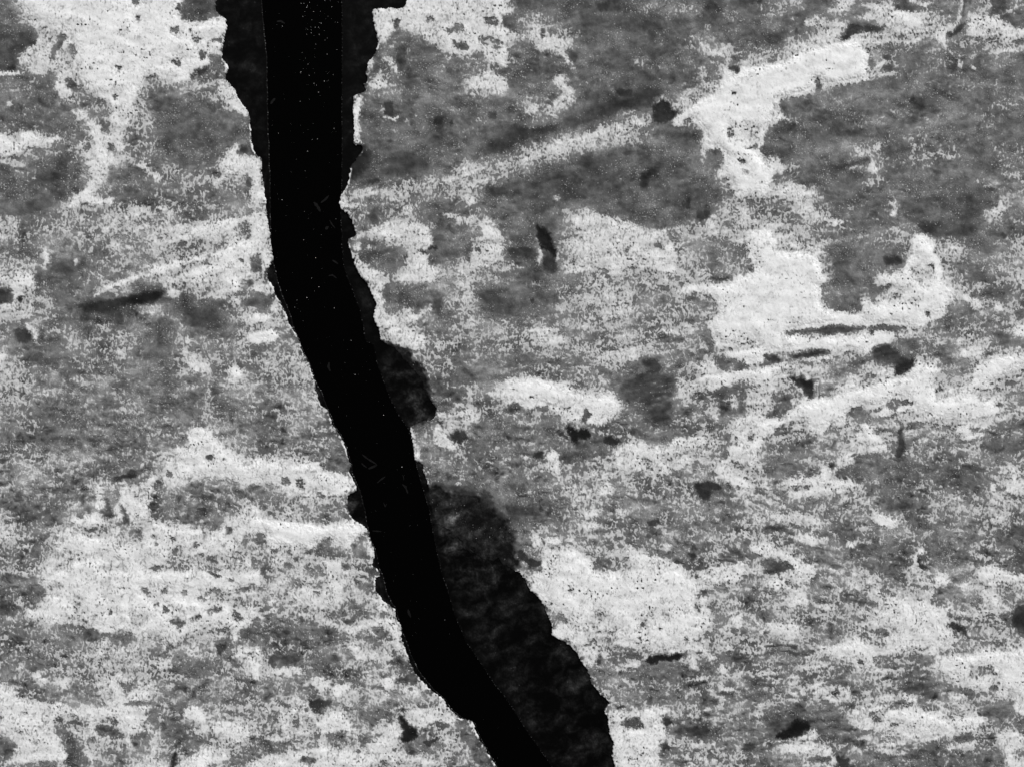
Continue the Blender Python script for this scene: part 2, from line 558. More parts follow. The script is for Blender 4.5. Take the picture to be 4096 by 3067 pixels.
.32 880,1180 1000,1150 1180,1170 1190,1190 1060,1210 920,1190
.3 880,1190 910,1200 880,1280 860,1260
.92 0,1240 380,1260 860,1220 870,1260 940,1190 1080,1220 1080,1280 900,1370 840,1400 600,1390 450,1330 180,1380 0,1390 = long horizontal snow bank lying between the two dark scalloped bands on the right ice
.22 160,1400 300,1380 460,1350 540,1400 420,1410 330,1440 200,1440
.3 580,1380 740,1370 740,1400 600,1395
.15 0,1390 60,1400 110,1460 70,1485 0,1450
.86 200,1450 420,1430 540,1410 560,1440 360,1480
.72 180,1500 500,1480 560,1530 480,1640 250,1600 180,1560
.3 510,1530 600,1520 680,1500 700,1450 830,1460 800,1530 640,1570 620,1610 580,1580
.12 180,1600 260,1600 290,1570 320,1620 390,1640 380,1656 280,1656
.25 900,1350 1000,1310 1100,1360 1150,1420 1250,1440 1250,1520 1120,1590 1080,1560 1090,1490 960,1480 900,1430
.1 1100,1500 1240,1460 1240,1530 1120,1590 1090,1570
.38 1100,1280 1280,1260 1300,1380 1200,1370
.72 760,1560 830,1490 1080,1530 1090,1610 800,1650
.9 1260,1430 1370,1480 1500,1530 1400,1590 1370,1656 900,1656 1090,1610 1120,1600 1260,1530
.92 1780,1560 1800,1470 1920,1420 2100,1390 2208,1380 2208,1470 2100,1540 1900,1630 1740,1650 = snow bank touching the right border about halfway down
.85 1640,1440 1640,1370 1740,1380 1830,1360 1840,1400 1680,1440
.25 1430,1400 1480,1370 1550,1410 1620,1480 1520,1500
.42 1470,1120 1540,1000 1640,940 1780,1000 1850,1050 1990,1150 1800,1180 1500,1180
.86 1660,900 1700,870 1840,960 1820,1040 1750,990 = slim snow streak pointing away from the rounded tip of the lobed snowfield, right
.9 1930,980 1990,960 2030,1020 1970,1040 = tiny round snow mound near the right border, right of a slim snow streak
~.3 1840,820 2000,860 2030,930 1900,920
.88 2130,750 2208,740 2208,810
.88 2110,1160 2208,1140 2208,1260 2120,1240
.3 1980,1210 2120,1260 2208,1340 1980,1340
.38 470,0 1150,0 1130,90 1140,250 1000,330 700,260 600,190 560,110
.72 1030,90 1100,70 1135,110 1090,240 1040,200 1080,140 = tiny shield shaped snow patch alone on the dark grey ice, upper right
.33 1150,0 2000,0 1950,100 1850,160 1860,270 1750,380 1440,390 1320,340 1270,270 1150,250
~.22 1280,260 1400,280 1440,370 1330,350
.8 1860,220 1930,180 2000,90 2040,150 2030,210 1900,260 = crooked snow patch on dark ice near the right border, upper part
.2 1970,390 2010,340 2060,370 2030,400
.8 260,90 340,90 380,190 480,200 640,250 660,280 560,290 400,250 330,200
.9 0,360 40,400 90,460 0,500
.85 160,460 290,450 290,490 180,490
C1
.88 1500,560 1620,520 1610,400 1670,370 1740,400 1830,380 1850,460 1940,540 1960,580 2100,620 2140,700 2208,720 2208,860 2130,870 2000,820 1950,800 1780,800 1600,870 1480,890 1410,840 1380,770 1440,690 1530,680 1560,640 = arrowhead shaped snow bank on the left ice running right to the black channel
.22 1430,730 1490,750 1490,800 1440,800
.4 1780,610 1830,600 1870,640 1790,650
.45 1930,620 1960,640 1940,670
.38 1530,900 1700,840 1780,830 1770,880 1640,930
.4 1310,840 1360,815 1440,890 1440,940 1330,920
.85 1370,790 1300,800 1220,880 1280,930 1290,1000 1310,990 1310,880
.88 1050,870 1120,860 1120,930 1150,1000 1290,990 1280,1150 1200,1200 1130,1220 1140,1180 1100,1110 1060,1050 1040,1130 1020,1200 990,1200 1000,1050 1040,960 = upright snow patch with black holes at its foot, left of the arrowhead snow bank
.2 1040,1040 1080,1040 1090,1110 1140,1180 1120,1205 1060,1160
.2 1160,1130 1200,1125 1190,1155
.85 810,880 860,860 900,900 870,940 900,1000 910,1070 860,1080 820,1040 840,960 = small tooth shaped snow patch standing above a ringed snow patch, left ice
.2 900,960 940,1000 980,1080 990,1150 900,1140 850,1090 920,1070
.88 620,1150 640,1090 660,1150 720,1160 760,1140 820,1090 890,1160 890,1220 800,1220 680,1230 = small snow patch with two ringed pits, just below a tooth shaped snow patch
.25 660,1090 740,1080 730,1150 680,1160
.8 610,1060 690,1010 700,1050
.84 1240,1250 1330,1230 1500,1280 1790,1320 1900,1260 1960,1150 2208,1060 2208,1260 2100,1300 2050,1440 1800,1460 1650,1400 1480,1420 1400,1560 1220,1540 900,1450 740,1480 650,1440 500,1280 560,1250 800,1300 960,1300 1070,1370 1220,1360 = widest snowfield of the lower left ice, stretching right to the black channel
.93 1300,1200 1400,1200 1540,1240 1740,1260 1790,1310 1500,1270 1330,1230
.9 560,1280 820,1330 860,1440 680,1450
.9 950,1400 1100,1400 1080,1460 960,1470
.35 1310,1300 1350,1300 1340,1330
.35 1490,1300 1530,1320 1520,1350 1490,1340
.35 1330,1360 1380,1360 1370,1390
.42 1650,1380 1740,1370 1720,1420 1680,1410
.42 1470,1430 1540,1410 1540,1480 1480,1480
.38 1960,1220 2040,1230 2000,1290 1950,1280
.35 2110,1290 2208,1270 2190,1350 2110,1370
.38 1310,1560 1420,1560 1400,1610 1320,1600
.35 1850,1600 1930,1590 1950,1650 1870,1650
.9 650,1500 900,1500 900,1600 700,1600 580,1656 580,1560
~.8 900,1490 1250,1540 1300,1656 900,1656
.8 1900,1570 2208,1656 1980,1656
.42 1310,950 1500,900 1700,860 1900,960 2000,1030 1940,1130 1880,1240 1790,1220 1750,1180 1580,1200 1450,1170 1300,1140 1290,1040
.2 1320,950 1380,960 1370,1000 1320,990
.4 1970,840 2050,850 2130,890 2208,870 2208,990 2050,1000 1960,920
~.17 980,800 1100,760 1200,760 1200,800 1080,830 960,830
~.24 470,460 620,420 620,460 480,480
~.22 400,190 560,210 600,230 450,230
~.22 290,150 360,150 340,190
~.22 150,1080 200,1120 180,1160
.68 0,1100 100,1100 150,1250 150,1360 80,1400 0,1300
~.25 0,1410 120,1480 60,1500 0,1500
C2
~.76 400,110 470,60 510,60 550,200 480,220
.88 0,640 50,620 120,660 180,650 260,700 360,680 440,640 520,660 600,740 740,760 820,800 850,880 780,950 640,960 450,960 350,930 230,900 130,860 0,850
.4 0,860 140,870 220,920 250,980 200,1030 120,1000 0,1000
.38 230,800 290,810 290,870 240,860
.4 340,820 400,790 430,860 400,910 350,890
.3 525,930 580,940 610,980 560,990
.35 490,990 525,990 520,1025
.35 390,1030 450,1030 480,1090 420,1100
.2 570,1110 620,1100 680,1170 660,1190 590,1150
.3 700,1050 760,1080 820,1140 800,1170 720,1130
.3 90,1100 180,1100 170,1140 100,1150
.3 380,1120 460,1130 440,1150 390,1150
.93 0,1150 200,1170 480,1190 560,1220 750,1170 900,1190 960,1250 870,1330 820,1420 680,1400 640,1310 580,1320 500,1420 400,1400 250,1400 150,1400 90,1330 80,1270 0,1260 = smooth bright snow band on the left bank just below a dark square bite
.34 10,1280 90,1280 80,1390 50,1440 10,1350
.34 580,1320 650,1330 660,1400 780,1430 760,1480 640,1500 530,1490 510,1410
.32 830,1370 900,1330 950,1400 940,1500 880,1500 820,1440
.25 120,1420 190,1410 180,1450 140,1460
.3 300,1460 370,1480 370,1530 320,1510
.25 260,1490 320,1560 300,1580
.2 170,1580 230,1590 220,1610 180,1610
.37 0,1490 120,1500 130,1600 0,1600
.82 960,1280 1000,1400 1030,1480 990,1560 960,1480
.85 600,1530 720,1510 760,1580 780,1640 650,1640
.85 200,1460 280,1440 240,1560 150,1540
.8 2010,90 2100,30 2208,0 2208,200 2100,170 2030,120
.8 1540,270 1640,250 1740,240 1820,200 1900,190 1940,280 1920,330 1780,290 1640,290 = thin flat snow bar near the right bank, above a crescent of snow
.82 1530,400 1560,350 1600,360 1590,400 1640,440 1730,520 1740,580 1620,550 1540,520 = crescent shaped snow patch close to the right bank around a dark cloud shaped hole
.15 1670,430 1750,390 1800,400 1830,460 1770,500 1700,490
.75 1650,380 1720,380 1700,420 1640,410
.8 1320,370 1350,380 1370,480 1420,560 1430,650 1370,650 1350,500 = narrow white snow sliver hugging the right rim of the black channel at mid height
.78 1440,720 1490,860 1470,870 1440,800
.7 1650,1000 1690,960 1710,1020
.66 1880,940 1940,940 1940,990
~.22 1550,300 1620,320 1600,380
~.22 1480,920 1560,920 1600,1010 1500,1000
.8 1480,290 1510,270 1520,310
.7 2030,600 2070,580 2060,640
~.24 1500,880 1700,920 1800,1010 1990,1020 2060,1150 2160,1300 2200,1450 2208,1300 2120,1130 2030,960 1850,900 1600,830
S
C3
.9 0,0 230,0 430,20 560,60 700,100 870,70 930,170 920,260 820,300 780,370 680,340 600,310 500,340 430,310 380,240 320,200 210,180 180,220 0,160 = bright snow patch in the middle of the right ice, above two black blots
.2 0,170 40,160 90,200 60,240 0,240
.22 130,240 180,220 185,270 150,290
.25 200,190 310,190 320,240 260,250
.3 430,190 510,190 500,220 430,230
.22 610,220 660,210 680,270 640,310 640,340 600,330 620,280
.3 150,100 230,100 150,130
.1 450,360 480,345 540,370 560,400 600,380 650,390 690,450 640,470 560,470 580,520 540,520 500,470
.1 780,460 840,440 950,490 900,530 840,525 790,500
.36 240,270 400,270 450,340 450,430 350,440 260,380
~.25 980,100 1200,20 1400,10 1420,80 1390,250 1330,330 1200,330 1120,200
~.4 920,270 1150,250 1200,400 1100,440 850,420 800,380
.8 1420,0 1840,0 1750,50 1640,70 1560,80 1560,130 1480,160 1420,110 = snow patch with a stubby lobe hanging below a wide snow strip, right of the middle
.78 1990,130 2040,60 2100,30 2208,0 2208,240 2080,270 2000,230 = grainy matt snow slab with rounded left end, right of the middle
.36 1560,80 1800,40 1990,0 2040,20 1990,170 1980,240 1850,300 1800,330 1740,310 1780,150 1700,100
.75 1900,80 1940,150 1960,190 1880,210
.7 1640,230 1720,200 1770,160 1800,230 1790,330 1720,300
.12 1800,180 1860,190 1850,230 1800,220
.48 1430,180 1600,180 1620,440 1500,470 1380,300
.35 1100,450 1380,400 1600,380 1620,440 1480,470 1300,520 1180,530
.86 1840,340 2000,310 2208,280 2208,480 2120,560 2120,680 2050,700 1900,650 1790,680 1780,580 1880,540 1870,420 = snow patch below the grainy slab, with a dark oval pit at its left side
.4 1890,500 1940,450 1950,540
.3 1810,520 1860,570 1860,640 1800,640
.45 2020,410 2080,420 2070,490 2030,480
.84 900,570 1000,490 1150,490 1160,570 1300,550 1430,460 1600,450 1700,480 1620,540 1400,590 1320,650 1220,680 1100,740 950,740 880,660 = ragged snow patch starting at the pointed end of a small black blot, centre right
.8 1220,700 1340,660 1480,620 1540,650 1500,720 1400,760 1240,780
.9 1700,800 1850,760 2020,820 2060,880 2010,910 1850,830 = slim bright snow bar sloping down to the right below the ragged snow patch
.84 1730,680 1870,690 1950,740 1780,770
.2 1560,840 1680,830 1810,860 1830,900 1720,920 1700,1000 1640,1000 1580,920
.15 1840,850 1890,850 1880,890 1840,880
.2 1530,930 1570,920 1570,980 1540,980
.15 1340,840 1380,830 1380,880 1340,880
.15 1240,780 1270,770 1265,805
.22 1210,880 1235,880 1230,920
.3 1540,670 1610,640 1600,720 1560,770
.2 1520,770 1550,765 1545,800
.25 1120,640 1210,650 1180,690 1130,680
.3 970,770 1100,770 1170,830 1080,830 1000,800
.86 770,890 830,830 870,860 870,950 760,960
.84 280,640 340,560 390,590 410,660 410,740 370,780 320,720 = snow patch below and left of the larger black blot, beside a dark round pool
.12 180,600 280,560 270,630 220,655 180,630
.84 90,600 170,640 110,650
.28 430,580 640,560 660,640 560,680 440,680
~.28 0,820 130,850 100,930 0,920
~.7 380,900 520,950 590,1050 500,1000
.8 610,1240 620,1150 690,1080 800,1070 980,1130 970,1150 850,1140 800,1090 740,1110 710,1170 740,1230 700,1290 = bent snow strip shaped like an arch over a smooth grey trough, lower middle
.38 730,1160 850,1150 990,1160 1050,1260 1150,1360 1190,1420 1180,1500 1120,1440 1000,1380 950,1260 800,1220
.38 1180,1400 1300,1430 1450,1420 1520,1480 1600,1510 1500,1570 1320,1500 1200,1420
.32 1380,1320 1540,1350 1620,1440 1500,1390 1440,1410
~.28 0,1040 250,1040 300,1180 150,1230 0,1200
.84 1260,1370 1340,1350 1370,1410 1310,1430
~.2 1160,1180 1250,1150 1310,1190 1200,1230
.15 1200,1280 1250,1270 1240,1310
~.42 1500,1150 1680,1080 1850,1150 1930,1240 1860,1290 1700,1300 1560,1250
.9 2020,1400 2208,1380 2208,1490 2100,1460
.18 1500,1460 1560,1440 1590,1490 1540,1530
~.22 1850,1400 1980,1440 2000,1480 1880,1470
.85 160,1330 230,1270 250,1400 180,1400
.85 280,1320 420,1320 410,1370 290,1360
.3 430,1260 500,1260 480,1330 430,1340
.25 690,1320 760,1330 710,1390
.3 590,1310 640,1320 620,1360
.3 790,1370 870,1370 900,1430 830,1420
.88 250,1430 500,1420 640,1480 700,1550 700,1656 260,1656 260,1540
.2 40,1440 90,1410 130,1480 240,1510 260,1570 160,1600 110,1540 50,1510
.82 1000,1400 1150,1480 1250,1480 1450,1560 1500,1656 1020,1656 1000,1500
.45 700,1520 800,1490 1000,1560 960,1600 800,1600 720,1570
.85 1600,1610 1900,1560 2010,1500 2020,1600 1980,1656 1600,1656
C4
.92 280,150 600,90 900,20 1050,0 1360,0 1440,60 1430,160 1560,110 1750,60 1830,160 1930,130 1970,200 1960,260 1800,280 1640,300 1300,240 1200,190 1080,250 970,260 930,230 900,250 820,190 700,210 650,330 600,380 640,440 540,320 460,430 400,420 300,300 200,310 60,380 0,440 0,320 120,290 = long sweeping snow bank with ragged lower fringe, right side below mid height
.36 60,190 140,90 180,120 210,200 100,290 0,270
.12 270,0 390,0 390,110 350,130 300,60
.12 430,100 450,90 445,130
.25 1010,180 1060,120 1140,130 1250,160 1240,180 1120,190 1090,240 1070,230
.32 700,230 780,190 880,230 880,290 780,300 720,280
.3 900,230 960,180 1000,190 950,240
.84 1650,310 1850,280 2080,270 1920,330 1900,360 1830,350 1700,370 1800,440 1720,470 1600,400
.2 1730,380 1790,370 1830,400 1750,400
.48 50,420 120,340 240,320 320,400 400,430 460,430 400,520 320,700 200,760 0,740 0,460
~.32 0,620 200,640 280,700 200,780 0,750
.46 470,430 540,320 600,430 580,540 500,540
.88 760,380 840,330 900,380 910,440 960,440 1000,510 830,520 770,460
.85 670,610 740,560 960,520 1060,560 940,600 800,580 700,610 750,680 620,720 560,790 440,780 460,680 490,720 560,730 600,650 = curling snow arm reaching over a long dark grey lens of bare ice, right side
.34 560,790 640,720 760,680 720,610 950,600 1000,650 1150,640 1250,680 1500,700 1700,720 1850,760 1900,880 1500,880 1200,880 900,890 800,880 740,820 660,820
~.24 850,690 940,660 960,700 870,720
.16 500,690 570,670 580,710 530,720
.18 1110,390 1160,380 1180,560 1140,640 1090,620 1110,500
.2 1020,560 1080,560 1080,600
.3 930,370 1000,370 980,410 940,410
.25 1400,650 1450,650 1430,680
.42 1200,460 1360,420 1350,460 1210,490
.86 100,830 240,800 350,790 480,780 560,800 650,830 700,810 800,870 790,890 640,900 640,960 900,1000 860,1020 640,970 560,930 400,960 240,1000 160,970 140,870 50,880 = snow patch with a rounded right end at the left tip of the dark lens
.15 30,830 90,820 100,860 40,860
.42 160,880 350,870 380,890 300,920 170,920
.36 1820,480 2208,440 2208,600 1900,640 1860,560
.32 1930,320 2100,320 2208,290 2208,380 2030,370 2010,420 1850,440
.86 1890,890 1930,860 1960,900 1930,920
.88 2020,920 2100,820 2208,880 2208,960 2060,950 = snow patch on the right border right of the dark grey lens of bare ice
.82 2050,660 2110,700 2130,820 2070,800
.2 1880,810 1950,810 1960,850 1880,840
.2 1790,860 1830,860 1820,890
.36 1500,740 1800,720 1870,880 1650,910 1530,860
~.25 1000,1040 1200,1010 1210,1050 1070,1090 1010,1080
.42 200,1010 400,980 680,1020 680,1080 480,1110 250,1080
.88 860,1140 960,1110 1110,1190 1080,1250 960,1220 = small bright snow wedge below the dark grey lens of bare ice, right side
.84 0,1110 250,1110 400,1140 520,1180 500,1220 320,1200 100,1190
.3 180,1210 280,1220 320,1250 200,1250
~.25 0,1210 150,1210 180,1260 0,1270
.2 360,1270 480,1260 560,1310 440,1310
.3 510,1240 640,1220 760,1290 960,1320 940,1350 780,1330 600,1310
.2 1010,1300 1080,1290 1080,1320
.2 770,1200 860,1200 860,1220
.2 900,1310 970,1320 960,1345
.3 1160,1150 1300,1100 1400,1190 1520,1170 1520,1240 1360,1270 1240,1230
.7 1360,1150 1450,1150 1430,1200 1390,1190
.35 1330,1340 1420,1260 1560,1280 1680,1340 1740,1410 1740,1490 1500,1540 1400,1520 1370,1420
~.22 1600,1310 1680,1320 1660,1350
.36 640,1420 1100,1340 1200,1380 1250,1460 1200,1600 1000,1640 760,1560 650,1500
.84 200,1310 330,1280 400,1330 510,1330 500,1390 340,1380 230,1350
.88 0,1400 150,1440 300,1540 420,1590 380,1656 200,1656 120,1500 0,1480
.32 0,1520 180,1530 230,1600 0,1630
.38 310,1430 400,1390 560,1510 600,1600 480,1560 340,1490
.82 1240,1490 1310,1400 1370,1440 1290,1470 1270,1560 1240,1590
.12 1270,1480 1300,1500 1330,1550 1420,1590 1300,1590
.75 660,1370 700,1350 730,1390 700,1410
.75 1850,1400 1940,1360 1930,1420
.25 1760,1430 1850,1430 1950,1460 1850,1470
.35 1950,1260 2208,1200 2208,1500 2000,1460 1940,1350
.33 1980,1530 2208,1480 2208,1656 2100,1620
.86 1800,1600 1900,1560 2080,1620 2208,1656 1800,1656
D1
.88 380,0 2208,0 2208,80 2100,60 1900,100 1700,130 1850,220 2000,260 2208,260 2208,420 2080,450 2050,580 2000,560 1990,450 1900,400 1760,440 1620,470 1560,540 1440,540 1300,500 1210,570 1160,540 1150,480 1050,470 980,500 880,490 800,450 640,420 500,400 460,430 390,470 310,390 200,350 260,300 370,290 400,190 400,130 = pitted snowfield peppered with dark holes, lower left ice
.25 1215,95 1270,90 1300,140 1290,185 1240,140
.25 1385,110 1450,95 1465,140 1410,160
.25 1330,220 1370,210 1380,250 1340,270
.28 1400,270 1440,260 1475,310 1430,330
.35 1460,380 1530,340 1600,390 1590,460 1550,480 1500,430
.25 1630,380 1700,340 1730,310 1740,340 1690,390
.25 1775,290 1850,270 1930,270 1910,300 1800,345
.15 2100,110 2150,95 2165,125 2110,135
.2 935,340 960,310 970,270 990,300 960,350
.15 1040,175 1060,175 1055,205
.2 970,210 990,210 980,235
.2 940,430 1000,435 1000,455
.4 1690,170 1800,200 1760,220 1720,210
.4 2020,200 2070,180 2080,220
.35 1940,10 2020,30 2000,60
.25 1800,0 1920,10 1880,30
.4 1870,210 1990,210 1970,240
.2 2150,370 2208,360 2200,410
.35 2000,290 2080,330 2090,400 2020,380
.42 1540,130 1620,120 1610,180
~.74 420,60 520,60 520,180 450,180
~.72 640,170 720,170 700,350 640,330
~.70 1120,320 1280,330 1280,430 1150,430
~.72 500,350 860,340 860,420 640,410
.3 20,0 280,20 400,120 380,200 280,240 200,180 60,60
.28 0,200 100,230 210,280 180,310 90,350 0,340
.34 400,470 500,430 640,420 780,460 880,490 980,510 1060,480 1140,500 1160,560 1080,600 1000,600 930,550 860,540 720,570 640,520 480,540
~.42 0,380 200,380 360,430 480,520 640,560 600,680 300,680 0,700
.8 860,550 930,530 960,570 880,580
.7 720,600 900,580 1000,650 1060,620 1180,640 1160,740 1040,720 980,660 820,640
.12 520,690 570,670 600,700 600,720 540,715
.12 470,760 495,750 490,790
.2 220,760 320,770 350,810 300,835 240,810
.8 270,850 340,830 430,900 350,960 330,980 310,900 = small boot shaped snow patch below a dark oval hole, lower left
.82 460,930 500,880 610,880 600,950 540,970
.3 500,870 560,860 550,890
.45 130,870 280,870 320,1000 440,940 500,980 700,960 810,930 850,1020 920,1080 900,1130 640,1130 420,1080 300,1060 250,1040 160,1060 110,950
.86 0,950 130,940 150,1000 140,1050 240,1040 250,1090 420,1090 420,1170 500,1080 640,1140 700,1090 900,1120 1000,1060 1060,1030 1090,1060 1250,1010 1290,1080 1300,1200 1220,1180 1060,1170 1060,1220 900,1200 800,1260 640,1200 500,1200 480,1350 540,1400 600,1560 560,1600 300,1600 180,1640 60,1620 150,1520 130,1440 60,1360 0,1290 = big snowfield in the bottom left corner of the ice
.82 810,930 900,900 1020,890 1060,970 1080,1040 980,1070 880,1040
.82 1100,1050 1160,980 1230,920 1300,960 1290,1010 1200,1060
.35 1050,920 1140,920 1150,980 1090,1040 1070,980
.25 1080,1090 1200,1080 1300,1080 1290,1110 1220,1120 1100,1120
.25 190,1180 250,1160 240,1190 200,1200
.25 0,1210 50,1215 30,1240
.3 290,1180 320,1180 310,1210
.3 140,1340 210,1345 180,1365
.3 280,1520 330,1490 320,1520
.74 350,1190 430,1190 420,1250 480,1340 400,1360 350,1290
.35 490,1230 560,1230 600,1330 640,1430 700,1500 760,1590 740,1656 600,1640 560,1450 470,1350
.35 0,1330 60,1400 130,1470 130,1540 60,1590 0,1600
.32 200,1610 440,1600 500,1620 540,1656 180,1656
.36 820,1290 960,1250 1010,1310 1060,1400 980,1410 870,1360
.35 1170,1200 1230,1230 1220,1270 1180,1250
.38 1130,1390 1200,1380 1320,1340 1340,1420 1260,1480 1180,1500 1140,1420
.85 770,1310 800,1260 850,1370 900,1390 850,1400 780,1370
.82 620,1330 740,1320 760,1440 790,1560 820,1620 780,1600 740,1500 720,1410 650,1400
.86 1010,1200 1060,1170 1280,1200 1240,1260 1210,1330 1120,1400 1160,1490 1130,1500 1060,1380 1010,1300 = snow patch tapering downward between two grey hollows near the bottom left
.82 1290,1290 1330,1340 1370,1320 1350,1400 1310,1430 1360,1490 1350,1590 1370,1656 1120,1656 1160,1620 1300,1560 1320,1510 1290,1440 1350,1380
.36 1400,1250 1560,1200 1620,1300 1640,1440 1540,1500 1440,1500 1380,1420 1390,1340
~.12 1490,1540 1530,1510 1530,1600 1500,1656 1470,1640
~.32 1460,1100 1620,1090 1580,1200 1500,1200
.9 1600,1150 1650,1120 1720,1130 1760,1200 1810,1330 1780,1380 1720,1250 1630,1240 1590,1190 = rounded snow knob with a thin tail pointing down, bottom left
.86 1830,1310 1960,1260 2080,1260 2180,1330 2190,1370 2060,1450 1930,1410 1850,1360 = oval snow patch right of the rounded snow knob, bottom left
.88 1560,1600 1680,1520 1830,1470 1850,1540 1980,1580 1960,1600 1820,1600 1720,1656 1520,1656 = snow patch at the bottom border right of a black notch, left ice
.85 1900,1500 2000,1560 1960,1590
.35 1880,1600 2000,1560 2208,1540 2208,1600 2000,1620
.45 1620,1000 1700,940 1900,900 2100,920 2180,1000 2050,1090 1840,1110 1680,1090
.35 1480,730 1700,720 1880,740 1960,790 1900,830 1640,880 1500,820
~.17 1550,950 1640,960 1600,1010
.2 1850,580 1960,580 1960,620 1910,700 1880,680
.78 1790,580 1840,570 1880,680 1830,680
.2 2020,720 2060,710 2040,760 2100,780 2060,810 2020,780
.8 1990,650 2100,610 2208,600 2208,870 2100,830 2100,760 2060,720 2010,700
.28 2080,480 2208,450 2208,600 2130,560 2070,540
.7 1600,650 1680,640 1680,690 1620,690
.85 1400,590 1440,570 1450,630 1400,640
.3 1440,580 1500,600 1500,660 1450,640
.82 1340,760 1400,720 1480,720 1470,790 1400,820 1350,800
.3 1370,670 1440,660 1440,720 1390,730
.3 1270,1210 1320,1140 1370,1160 1370,1230 1320,1310 1290,1260
D2
.84 270,200 320,110 520,130 620,60 640,0 800,0 760,100 700,150 760,220 780,260 700,290 600,250 450,300 440,180 360,200 270,240
.15 500,140 540,130 570,160 540,180
.22 630,170 700,180 690,200
.84 0,350 120,290 200,240 220,290 140,310 40,370
.84 1000,20 1080,10 1030,70
.8 1040,130 1100,210 1140,350 1090,280
.88 540,380 640,390 760,430 960,420 1050,360 1170,350 1230,430 1250,510 1230,560 1270,640 1310,700 1290,720 1240,660 1200,560 1170,480 1130,470 1060,440 960,450 830,520 790,500 780,450 640,420 = forked snow strip reaching the left rim and trailing down along the black channel, lower half
.2 720,380 850,370 860,400 790,415
.4 840,510 960,450 1060,450 1160,520 1190,560 1060,570 900,550
.8 980,460 1010,470 1050,530 1000,530
.35 1120,420 1200,420 1180,440
~.42 620,280 780,270 1000,290 1030,350 900,380 760,370
.38 0,400 160,350 400,370 560,420 780,470 800,560 700,620 500,640 200,620 0,560
.82 780,610 840,590 960,650 1090,700 1180,670 1080,740 940,740 880,740
.12 370,650 410,640 415,680 380,680
.2 500,640 540,630 530,660
.28 100,690 380,670 400,740 200,790 100,770
.3 460,660 700,670 740,720 660,760 480,780
.38 480,780 700,760 960,850 960,930 840,940 700,860 540,870
.88 0,680 20,760 30,900 0,890
.82 40,810 220,790 380,790 400,850 240,860 100,870
.86 450,870 580,880 640,960 560,1010 520,950 = small slanting snow patch in the grey belt left of the channel, near the bottom
.86 670,930 800,930 830,970 700,1040 670,1000
.86 1090,910 1150,870 1210,930 1230,960 1150,1030 1100,980
.84 1260,970 1320,940 1390,940 1390,1050 1350,1050 1340,1020 1280,1020 = small snow ring with a dark centre beside the left rim, near the bottom
.2 1310,960 1355,955 1355,990 1320,985
.45 0,920 400,870 500,960 400,1010 280,1050 0,1090
.8 1390,870 1420,870 1500,980 1460,980 1400,920
.8 1520,1000 1600,1040 1650,1120 1630,1140 1580,1060
.88 410,1090 440,1020 460,1140 540,1250 620,1170 740,1170 820,1270 830,1340 700,1320 680,1360 560,1350 480,1240 = anchor shaped snow patch with a thin upright stem, near the bottom left of the channel
.25 450,1070 560,1060 690,1060 640,1130 560,1150 600,1200 520,1180 460,1130
.84 310,1060 370,1030 400,1100 350,1130
.84 190,1190 300,1190 300,1250 260,1380 230,1310 200,1270
.84 70,1390 240,1400 220,1450 140,1420
.8 370,1180 400,1190 400,1340 380,1340
.84 280,1470 400,1540 560,1420 620,1480 760,1500 900,1480 1000,1490 1020,1380 1100,1370 1180,1290 1190,1150 1200,1320 1270,1330 1240,1440 1180,1480 1320,1500 1300,1550 1500,1560 1540,1620 1300,1600 1020,1580 900,1656 0,1656 0,1590 200,1540 = wide ragged snow strip along the bottom border left of the black channel
.22 400,1560 480,1560 540,1590 460,1640 410,1610
.15 1180,1500 1210,1490 1205,1520
.3 850,1510 900,1500 890,1540
.12 1210,1210 1270,1200 1330,1290 1390,1310 1390,1390 1320,1440 1250,1430 1270,1330
.12 1210,1150 1280,1140 1270,1180
.14 1440,1420 1580,1390 1590,1410 1500,1470 1470,1480
.84 1270,1200 1330,1150 1440,1150 1560,1110 1640,1170 1750,1240 1720,1280 1560,1250 1440,1310 1410,1320 1340,1280 = snow patch pointing at the left rim just above the bottom border
.7 1590,1430 1700,1380 1720,1430 1800,1460 1640,1460
.82 1770,1500 1830,1490 1810,1530
.8 1830,1260 1890,1260 1930,1420 1880,1350
.35 1740,1260 1830,1260 1900,1400 1980,1530 2070,1650 1950,1640 1850,1560 1820,1450 1730,1360
.36 870,1170 1150,1090 1200,1200 1160,1280 1060,1340 900,1230
.35 1140,740 1250,690 1360,840 1390,930 1260,940 1200,860
.38 620,1360 780,1380 800,1460 700,1480 620,1450
.38 890,1390 1010,1370 1000,1450 900,1470
.82 920,1330 980,1320 960,1370
.4 0,1380 280,1450 260,1520 0,1560
.75 1040,1260 1130,1220 1100,1300 1030,1290
D3
.88 120,30 250,0 1500,0 1640,120 1560,220 1650,210 1720,320 1700,430 1560,560 1200,600 1000,620 880,600 920,480 1000,400 860,440 740,480 600,600 460,560 340,510 380,440 480,380 420,300 310,300 260,210 160,130 = broad snowfield on the right bank of the dark channel, lower middle
~.76 700,280 860,350 760,430 700,560 560,520 560,440 720,400
~.74 1160,300 1380,310 1400,390 1240,400 1080,450
.2 340,370 430,310 470,400 400,390
.15 320,230 350,240 340,260
.4 1090,410 1150,410 1130,440
.4 1230,460 1290,455 1280,475
.2 1080,530 1110,530 1105,570
.15 1480,540 1530,530 1530,555 1490,560
.35 470,120 530,120 520,160
.84 1010,600 1200,560 1560,570 1700,640 1760,700 1720,730 1600,650 1400,630 1100,640
.84 560,620 640,600 740,640 740,700 690,780 640,750
.15 720,740 740,690 780,690 770,770 730,780
.82 730,790 760,790 750,810
.8 860,780 960,770 1010,760 1100,770 900,830
.36 780,620 900,590 1060,640 1140,660 1130,740 960,740 840,700
.33 680,800 900,820 1140,790 1400,750 1560,820 1760,750 1760,850 1500,880 1200,900 900,900 720,920 680,860
